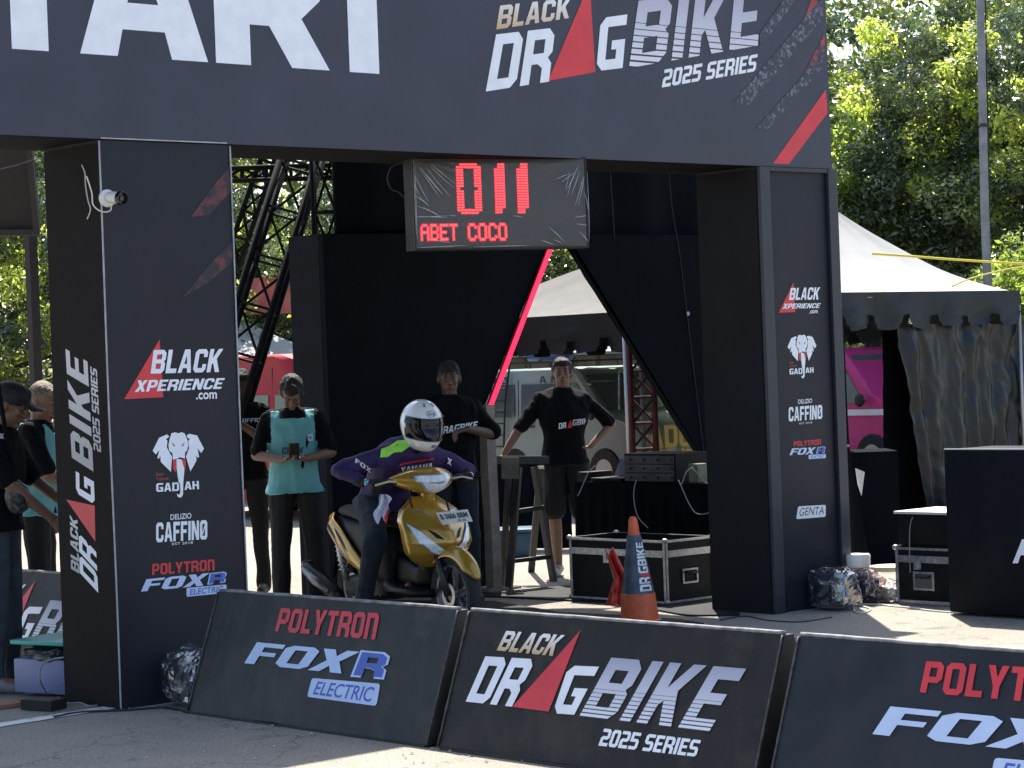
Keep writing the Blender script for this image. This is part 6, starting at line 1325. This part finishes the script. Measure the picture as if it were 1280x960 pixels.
def wheel(x, r, nm='wheel', wd=.045):
    mb = MB(); M = Matrix.Rotation(math.pi/2, 3, 'X')
    prof = [(r-.075, -wd*.75), (r-.03, -wd), (r-.010, -wd*.72), (r, -.012), (r, .012), (r-.010, wd*.72), (r-.03, wd), (r-.075, wd*.75)]
    mb.lathe(prof+[prof[0]], (x, 0, r), 40, False, M=M); w = B(mb, nm, TYRE)
    mb = MB(); mb.lathe([(r-.072, -.032), (r-.092, -.028), (r-.092, .028), (r-.072, .032), (r-.072, -.032)], (x, 0, r), 36, False, M=M); mb.lathe([(.001, -.04), (.035, -.04), (.035, .04), (.001, .04)], (x, 0, r), 16, M=M)
    for k in range(5):
        a = 2*math.pi*k/5+.3
        for d in (-.13, .13): mb.bar((x+.03*math.cos(a), 0, r+.03*math.sin(a)), (x+(r-.085)*math.cos(a+d), 0, r+(r-.085)*math.sin(a+d)), .022, .014, up=(0, 1, 0))
    B(mb, 'rim', mat('grey_wheel_paint', (.16, .16, .17), .35, .6, var=.3, vs=20), w)
    mb = MB(); mb.lathe([(.045, .05), (.075, .05), (.075, .054), (.045, .054), (.045, .05)], (x, 0, r), 26, False, M=Matrix.Rotation(math.pi/2, 3, 'X')); B(mb, 'brake_disc', SILV, w)
wheel(0, .262); wheel(-1.22, .262, wd=.05)
def arc(x, r, a0, a1, w0, w1, tip=0, n=26, crown_=.35, thick=0):
    def f(u, v):
        a = math.radians(a0+(a1-a0)*u); hw = w0+(w1-w0)*u
        if tip: hw *= min(1, (.12+u*5)**.6) if u < .18 else 1
        y = (v*2-1)*hw; rr = r-(abs(v*2-1)**2.4)*hw*crown_*1.6
        return Vector((x+rr*math.cos(a), y, .262+rr*math.sin(a)))
    mb = MB(); mb.grid(f, n, 16); return mb
fd = B(arc(0, .302, 22, 128, .058, .078, 1, crown_=.55), 'front_fender', GOLD, None, True); so_ = fd.modifiers.new('s', 'SOLIDIFY'); so_.thickness = .004
B(arc(-1.22, .30, 60, 175, .05, .06), 'rear_fender', BPL, None, True)
for s in (-1, 1):
    mb = MB(); mb.tube([(0, s*.062, .262), (-.06, s*.062, .40), (-.13, s*.06, .56)], [.020, .023, .024], 10); B(mb, 'fork_leg', mat('dark_fork', (.05, .05, .055), .4, .5), None, True)
ZS = [.43, .47, .52, .58, .66, .72, .78, .82, .86]; XC_ = [-.155, -.115, -.07, -.045, -.075, -.13, -.20, -.25, -.30]; WS = [.095, .16, .212, .234, .234, .226, .188, .13, .08]; KS = [.05, .085, .115, .125, .12, .11, .08, .05, .03]
def AP(f, z, o=0.):
    xc = np.interp(z, ZS, XC_); w = np.interp(z, ZS, WS); k = np.interp(z, ZS, KS); af = abs(f); e = min(af, 1)
    x = xc-k*e**1.8+.028*math.exp(-(f/.28)**2)*math.exp(-((z-.60)/.07)**2); y = w*math.copysign(e, f)
    if af > 1: x -= (af-1)*.35; y -= math.copysign((af-1)*.05, f)
    n = Vector((1, .9*math.copysign(e**.8, f)*1.2, .25 if z > .6 else -.3)).normalized()
    return Vector((x, y, z))+n*o
mb = MB(); mb.grid(lambda a, b: AP((a*2-1)*1.22, .43+.43*b), 46, 34); B(mb, 'front_apron', GOLD, None, True)
mb = MB(); mb.grid(lambda a, b: AP((a*2-1)*1.18, .40+.44*b, -.035)-Vector((.02, 0, 0)), 24, 20); B(mb, 'leg_shield', BPL, None, True)
def strip(path, wid, o, name, m, n=24):
    P = [np.array(p) for p in path]; T = np.linspace(0, 1, len(P))
    def f(u, v):
        p = [np.interp(u, T, [q[i] for q in P]) for i in (0, 1)]; w = np.interp(u, np.linspace(0, 1, len(wid)), wid)
        return AP(p[0], p[1]+(v-.5)*w, o)
    mb = MB(); mb.grid(f, n, 6); return B(mb, name, m, None, True)
for s in (-1, 1):
    L_ = [(s*.92, .700), (s*.74, .630), (s*.48, .562), (s*.22, .522), (s*.03, .508)]
    strip(L_, [.020, .088, .084, .062, .050], .006, 'lamp_surround', SILV); strip([(a*.985+.0, b+.002) for a, b in L_], [.006, .070, .066, .046, .036], .010, 'indicator_lens', LENS)
    strip([(s*.50, .665), (s*.34, .628), (s*.20, .605)], [.006, .034, .006], .004, 'air_vent', BPL, 10)
    strip([(s*.92, .77), (s*.6, .785), (s*.42, .765), (s*.3, .735)], [.004, .012, .012, .004], .004, 'trim_line', SILV, 14)
# handlebar cowl
def CW_(u, a, o=0.):
    y = (u*2-1)*.232; q = abs(u*2-1); cx_ = -.285-.10*q**1.6; rx = .105*(1-q**2.2)+.012; cz = .957+.012*q; rz = .074*(1-q**2)+.010
    c, s = math.cos(a), math.sin(a); x = cx_+(rx+o)*math.copysign(abs(c)**.8, c); z = cz+(rz+o)*math.copysign(abs(s)**.9, s) + (.018*(c > 0)*c*(1-q) if s > 0 else 0)*-1
    return Vector((x, y, z))
mb = MB(); mb.loft([[CW_(i/24, 2*math.pi*j/22) for j in range(22)] for i in range(25)]); B(mb, 'handlebar_cowl', GOLD, None, True)
def hl(a, b, k, o):
    """headlight: wide at the top, narrow at the bottom, on the cowl face"""
    y = (a*2-1); w = (.092*(b**.85)+.036)*k; yy = y*w; an = math.radians(-64+98*b)
    p = CW_(.5+yy/.43, an*k); return p+Vector((o, 0, 0))
mb = MB(); mb.grid(lambda a, b: hl(a, b, 1.1, .004), 20, 12); B(mb, 'headlight_rim', SILV, None, True)
mb = MB(); mb.grid(lambda a, b: hl(a, b, .94, .009), 20, 12); hlo = B(mb, 'headlight', LENS, None, True)
mb = MB(); mb.ell((-.225, 0, .955), (.045, .045, .035)); B(mb, 'headlight_reflector', CHROME, None, True)
mb = MB(); mb.capsule((-.30, 0, .84), (-.29, 0, .91), .045, .05); B(mb, 'steering_collar', GOLD, None, True)
for s in (-1, 1):
    mb = MB(); mb.tube([(-.34, s*.18, .95), (-.37, s*.26, .965), (-.40, s*.36, .965)], [.016, .019, .019], 10); B(mb, 'grip', mat('rubber', (.012, .012, .012), .7), None, True)
    mb = MB(); mb.tube([(-.33, s*.19, .955), (-.315, s*.26, .965), (-.335, s*.35, .945)], [.009, .006, .007], 8); B(mb, 'brake_lever', mat('pale_yellow_lever', (.62, .58, .30), .4) if s < 0 else SILV, None, True)
    mb = MB(); mb.tube([(-.40, s*.36, .965), (-.405, s*.385, .965)], .022, 10); B(mb, 'bar_end', mat('light_blue_anodised', (.20, .42, .55), .3, .6) if s < 0 else SILV, None, True)
# plate, bent and tilted on the nose
pq = [D(553, 656, 14.62), D(590.8, 651.7, 14.52), D(584.6, 636.7, 14.54), D(544.6, 641, 14.64)]
mb = MB(); mb.prism(pq, VV*.006); pt_ = mb.build('number_plate', mat('plate_white', (.72, .73, .74), .4, dirt=(.4, .4, .4), dsc=9), sc_)
def pm(a, b): return pq[0]*(1-a)*(1-b)+pq[1]*a*(1-b)+pq[2]*a*b+pq[3]*(1-a)*b-VV*.004
place2d(fit(font2d('B 3606 BBM', 0, .03), .07, .40, .93, .84), pm, 'plate_text', DARKPRINT, pt_); place2d(fit(font2d('05 26', 0, .02), .55, .12, .82, .30), pm, 'plate_text', DARKPRINT, pt_)
# body, seat, tail
def body_ring(x, w, z0, z1): return [Vector((x, w*math.copysign(abs(math.cos(a))**.6, math.cos(a)), (z0+z1)/2+(z1-z0)/2*math.copysign(abs(math.sin(a))**.6, math.sin(a)))) for a in [2*math.pi*k/20 for k in range(20)]]
mb = MB(); mb.loft([body_ring(*r) for r in ((-.62, .10, .27, .62), (-.72, .135, .28, .68), (-.95, .145, .36, .70), (-1.15, .135, .46, .71), (-1.32, .10, .56, .72), (-1.38, .06, .62, .72))]); B(mb, 'under_seat_body', BPL, None, True)
mb = MB(); mb.loft([body_ring(*r) for r in ((-.56, .05, .66, .70), (-.60, .10, .65, .735), (-.75, .135, .66, .748), (-.95, .145, .68, .752), (-1.10, .14, .70, .785), (-1.24, .12, .71, .785), (-1.36, .07, .72, .76))]); B(mb, 'seat', SEATM, None, True)
mb = MB(); mb.loft([body_ring(*r) for r in ((-.20, .13, .24, .29), (-.35, .15, .235, .295), (-.55, .15, .235, .30), (-.68, .13, .24, .34))]); B(mb, 'floorboard', BPL, None, True)
mb = MB(); mb.loft([body_ring(*r) for r in ((-.22, .06, .30, .55), (-.40, .05, .29, .42), (-.62, .07, .29, .50))]); B(mb, 'centre_tunnel', BPL, None, True)
def side_panel(s):
    top = [(-1.385, .735), (-1.30, .70), (-1.17, .63), (-1.03, .54), (-.90, .445), (-.79, .345)]; bot = [(-1.43, .68), (-1.37, .60), (-1.23, .50), (-1.07, .42), (-.92, .365), (-.785, .335)]; T = np.linspace(0, 1, 6)
    def f(u, v):
        a = [np.interp(u, T, [p[i] for p in top]) for i in (0, 1)]; b = [np.interp(u, T, [p[i] for p in bot]) for i in (0, 1)]
        x = b[0]+(a[0]-b[0])*v; z = b[1]+(a[1]-b[1])*v; return Vector((x, s*(np.interp(u, [0, .2, .6, 1], [.085, .145, .165, .15])+.022*math.sin(math.pi*v)), z))
    mb = MB(); mb.grid(f, 30, 10); p = B(mb, 'tail_panel', GOLD, None, True); so_ = p.modifiers.new('s', 'SOLIDIFY'); so_.thickness = .006
    for k, (u0, u1, v0, v1) in enumerate(((.10, .42, .62, .45), (.18, .50, .40, .25), (.30, .62, .80, .62), (.45, .66, .5, .38), (.02, .12, .8, .3))):
        mb = MB(); mb.grid(lambda a, b: f(u0+(u1-u0)*a, v0+(v1-v0)*a+(b-.5)*.14*math.sin(math.pi*a))+Vector((0, s*.004, 0)), 12, 4); B(mb, 'decal_streak', [BPL, mat('pale_decal', (.55, .50, .40), .35), BPL, mat('pale_decal', (.55, .50, .40), .35), mat('pale_decal', (.55, .50, .40), .35)][k], p, True)
side_panel(-1); side_panel(1)
mb = MB(); mb.loft([body_ring(*r) for r in ((-1.36, .055, .62, .70), (-1.42, .05, .63, .69), (-1.44, .03, .65, .68))]); B(mb, 'tail_light', mat('red_lens', (.25, .01, .01), .15, coat=1.), None, True)
mb = MB(); mb.loft([body_ring(*r) for r in ((-.75, .10, .19, .33), (-.95, .12, .17, .36), (-1.15, .12, .18, .34), (-1.27, .09, .2, .32))]); B(mb, 'engine', mat('engine_grey', (.06, .06, .062), .5, .5, var=.4, vs=20), None, True)
mb = MB(); mb.tube([(-.80, -.10, .20), (-.92, -.17, .17), (-1.05, -.205, .18), (-1.12, -.215, .20)], .016, 8); mb.tube([(-1.10, -.215, .19), (-1.14, -.22, .21), (-1.50, -.235, .37), (-1.53, -.236, .385)], [.03, .05, .052, .04], 14); ex = B(mb, 'exhaust', mat('exhaust_black', (.03, .03, .032), .35, .6), None, True)
mb = MB(); mb.tube([(-1.16, -.27, .235), (-1.30, -.285, .30), (-1.46, -.285, .37)], [.02, .034, .026], 8); B(mb, 'heat_shield', mat('dull_shield', (.16, .16, .165), .35, .7), ex, True)
mb = MB(); mb.tube([(-1.52, -.236, .381), (-1.545, -.237, .392)], [.045, .028], 14); B(mb, 'tail_cap', CHROME, ex, True)
mb = MB(); mb.tube([(-1.20, -.12, .30), (-1.25, -.125, .46), (-1.27, -.13, .58)], .022, 8)
for k in range(7): mb.tube([(-1.215-.008*k, -.122, .36+.03*k), (-1.216-.008*k, -.122, .37+.03*k)], .034, 10)
B(mb, 'shock_absorber', SILV, None, True)
mb = MB(); mb.tube([(-.55, -.14, .25), (-.56, -.22, .235)], .014, 8); B(mb, 'foot_peg', BPL, None, True)
mb = MB(); mb.ell((-.47, -.06, .27), (.05, .03, .05)); B(mb, 'pedal_box', mat('dark_red_part', (.16, .02, .04), .5, var=.5, vs=20), None, True)
mb = MB(); mb.tube([(-.31, -.10, .93), (-.25, -.16, .86), (-.27, -.13, .80), (-.30, -.07, .78)], .006, 6); mb.tube([(-.02, .06, .30), (-.09, .085, .50), (-.16, .09, .70), (-.24, .08, .88)], .006, 6); B(mb, 'brake_hose', BPL, None, True)
# ================================================================ RIDER
PURP = mat('purple_jersey', (.026, .012, .085), .75, var=.25, vs=6, bump=.25, bs=90); NEON = mat('neon_green_fabric', (.36, .85, .10), .6, var=.15, vs=12)
BGLV = mat('black_glove', (.008, .008, .009), .7, var=.3, vs=10)
rd, rp = person('rider in purple jersey and white full-face helmet crouched over the gold scooter', (SX, SY, 0), HD, 1.0, dict(
    pelvis=(-.86, 0, .82), waist=(-.79, 0, .95), chest=(-.64, 0, 1.07), neck=(-.47, 0, 1.17), head=(-.37, 0, 1.285),
    shR=(-.52, -.185, 1.12), elR=(-.60, -.46, 1.04), wrR=(-.46, -.37, .965), shL=(-.50, .185, 1.10), elL=(-.50, .42, 1.0), wrL=(-.45, .37, .97),
    hdR=(.85, .42, -.02), hnR=(0, 0, -1), curlR=.9, hdL=(.85, -.42, -.02), hnL=(0, 0, -1), curlL=.9,
    hiR=(-.86, -.10, .80), knR=(-.50, -.27, .60), anR=(-.63, -.34, .085), toeR=(-.46, -.38, .03), hiL=(-.86, .10, .80), knL=(-.50, .27, .60), anL=(-.58, .34, .085), toeL=(-.42, .38, .03)),
    tone=(.01, .01, .01), shirt=PURP, pants=JEANS, sleeve='long', hair=False, face=False, gloves=BGLV, seed=5.5, fold=.010)
# helmet
HMW = mat('white_helmet_shell', (.86, .87, .88), .2, coat=1., var=.03, vs=3); VIS = mat('dark_visor', (.004, .004, .007), .12, spec=.4)
HC = Vector((-.345, .0, 1.312)); HR = Matrix.Rotation(-.05, 3, 'Z') @ Matrix.Rotation(.20, 3, 'Y')
def helm(az, el, o=0.):
    ca, sa, ce, se = math.cos(az), math.sin(az), math.cos(el), math.sin(el)
    fx = .152 if ca > 0 else .140; x = fx*ca*ce; y = .122*sa*ce; z = (.142 if se > 0 else .165)*se
    if se < 0 and ca > 0: x += .030*(-se)**.8*ca**2*2.0*(1 if el > -1.1 else .8)*ce*1.6; 
    if se < 0: y *= 1-.10*(-se); 
    if ca < 0 and se < 0: x *= 1-.22*(-se)
    z = max(z, -.152)
    p = Vector((x, y, z))*1.07; return HC+HR @ (p+p.normalized()*o)
mb = MB(); mb.loft([[helm(2*math.pi*j/44, math.radians(-78+168*i/30)) for j in range(44)] for i in range(31)]); hm = B(mb, 'helmet', HMW, rd, True)
mb = MB(); mb.grid(lambda a, b: helm(math.radians(-78+156*a), math.radians(-23+43*b+ (4*math.cos((a-.5)*3))*(b-.5)), .004), 40, 14); vs_ = B(mb, 'visor', VIS, hm, True)
mb = MB(); R_ = [helm(math.radians(-80+160*a), math.radians(-25), .004) for a in np.linspace(0, 1, 30)]+[helm(math.radians(80), math.radians(-25+47*t), .004) for t in np.linspace(0, 1, 10)][1:]+[helm(math.radians(80-160*a), math.radians(22), .004) for a in np.linspace(0, 1, 30)][1:]+[helm(math.radians(-80), math.radians(22-47*t), .004) for t in np.linspace(0, 1, 10)][1:-1]
mb.tube(R_, .0035, 6, closed=True); B(mb, 'visor_seal', mat('seal_grey', (.10, .10, .11), .5), hm, True)
for s in (-1, 1):
    mb = MB(); c = helm(math.radians(s*82), 0, .002); mb.ell(c, (.022, .008, .022), HR); B(mb, 'visor_pivot', HMW, hm, True)
    mb = MB(); mb.grid(lambda a, b: helm(math.radians(s*(20+9*a)), math.radians(52+14*b), .003), 5, 5); B(mb, 'vent', mat('vent_grey', (.25, .25, .26), .5), hm, True)
mb = MB(); mb.grid(lambda a, b: helm(math.radians(-9+18*a), math.radians(-42+9*b), .003), 6, 4); B(mb, 'chin_vent', mat('vent_grey', (.25, .25, .26), .5), hm, True)
v, f = fit(font2d('Arai', .15, .012), 0, 0, 1, 1); place = lambda a, b: (Matrix.Translation(Vector((SX, SY, 0))) @ Matrix.Rotation(HD, 4, 'Z')) @ helm(math.radians(-14+22*a), math.radians(30+8.5*b), .004)
place2d((v, f), place, 'helmet_logo', mat('navy_print', (.03, .05, .14), .4), hm)
mb = MB(); mb.tube([helm(math.radians(-3+15*math.cos(t)), math.radians(34+7.5*math.sin(t)), .003) for t in np.linspace(0, 6.28, 28)[:-1]], .0018, 5, closed=True); B(mb, 'logo_ring', mat('navy_print', (.03, .05, .14), .4), hm)
place2d(fit(block2d('PISTA'), 0, 0, 1, 1), lambda a, b: (Matrix.Translation(Vector((SX, SY, 0))) @ Matrix.Rotation(HD, 4, 'Z')) @ helm(math.radians(-6+24*a), math.radians(21.5+2.4*b), .0065), 'visor_print', WHITE, hm)
# neon yoke, chest print, sleeve print
yoke = shape2d([[(0, .1), (.25, 0), (.45, .2), (.7, .1), (1, .35), (1, .95), (.8, .9), (.6, 1), (.3, .75), (.05, .7)]])
shirt_print(rd, 'shirt', yoke, (494, 560), .19, .085, NEON, .22, name='shoulder_yoke')
shirt_print(rd, 'shirt', 'YAMAHA', (521, 585), .19, .035, WHITE, .1); shirt_print(rd, 'shirt', shape2d([[(0, 0), (.1, .5), (.5, .8), (1, 1), (1, .7), (.5, .5), (.2, .3)]]), (520, 578), .22, .04, RED, .02)
shirt_print(rd, 'shirt', 'FOX', (454, 582), .10, .03, WHITE, -.75); shirt_print(rd, 'shirt', 'X', (562, 577), .03, .04, WHITE, -.6)
# rag hanging from the lever
rg_ = thing('hanging_rag', 'crumpled white rag with a red corner hanging below the right handlebar grip', 'rag', tuple(D(480, 620, 14.75)))
def ragf(u, v): 
    xs = 479+(u-.5)*(9+9*math.sin(v*2.2)+3*math.sin(v*9))+2.5*math.sin(v*6); ys = 618+30*v+(5*math.sin(u*11)+3*math.sin(u*5))*v; return D(xs, ys, 14.72)+VV*(.02*math.sin(u*13+v*3)+.015*noise.noise(Vector((u*4, v*5, 0))))
mb = MB(); mb.grid(ragf, 22, 26); mb.build('cloth', mat('white_rag', (.55, .57, .66), .8, var=.15, vs=12), rg_, True)
mb = MB(); mb.grid(lambda a, b: ragf(.7+.3*a, .8+.3*b)-VV*.006, 6, 6); mb.build('corner_patch', RED, rg_, True)
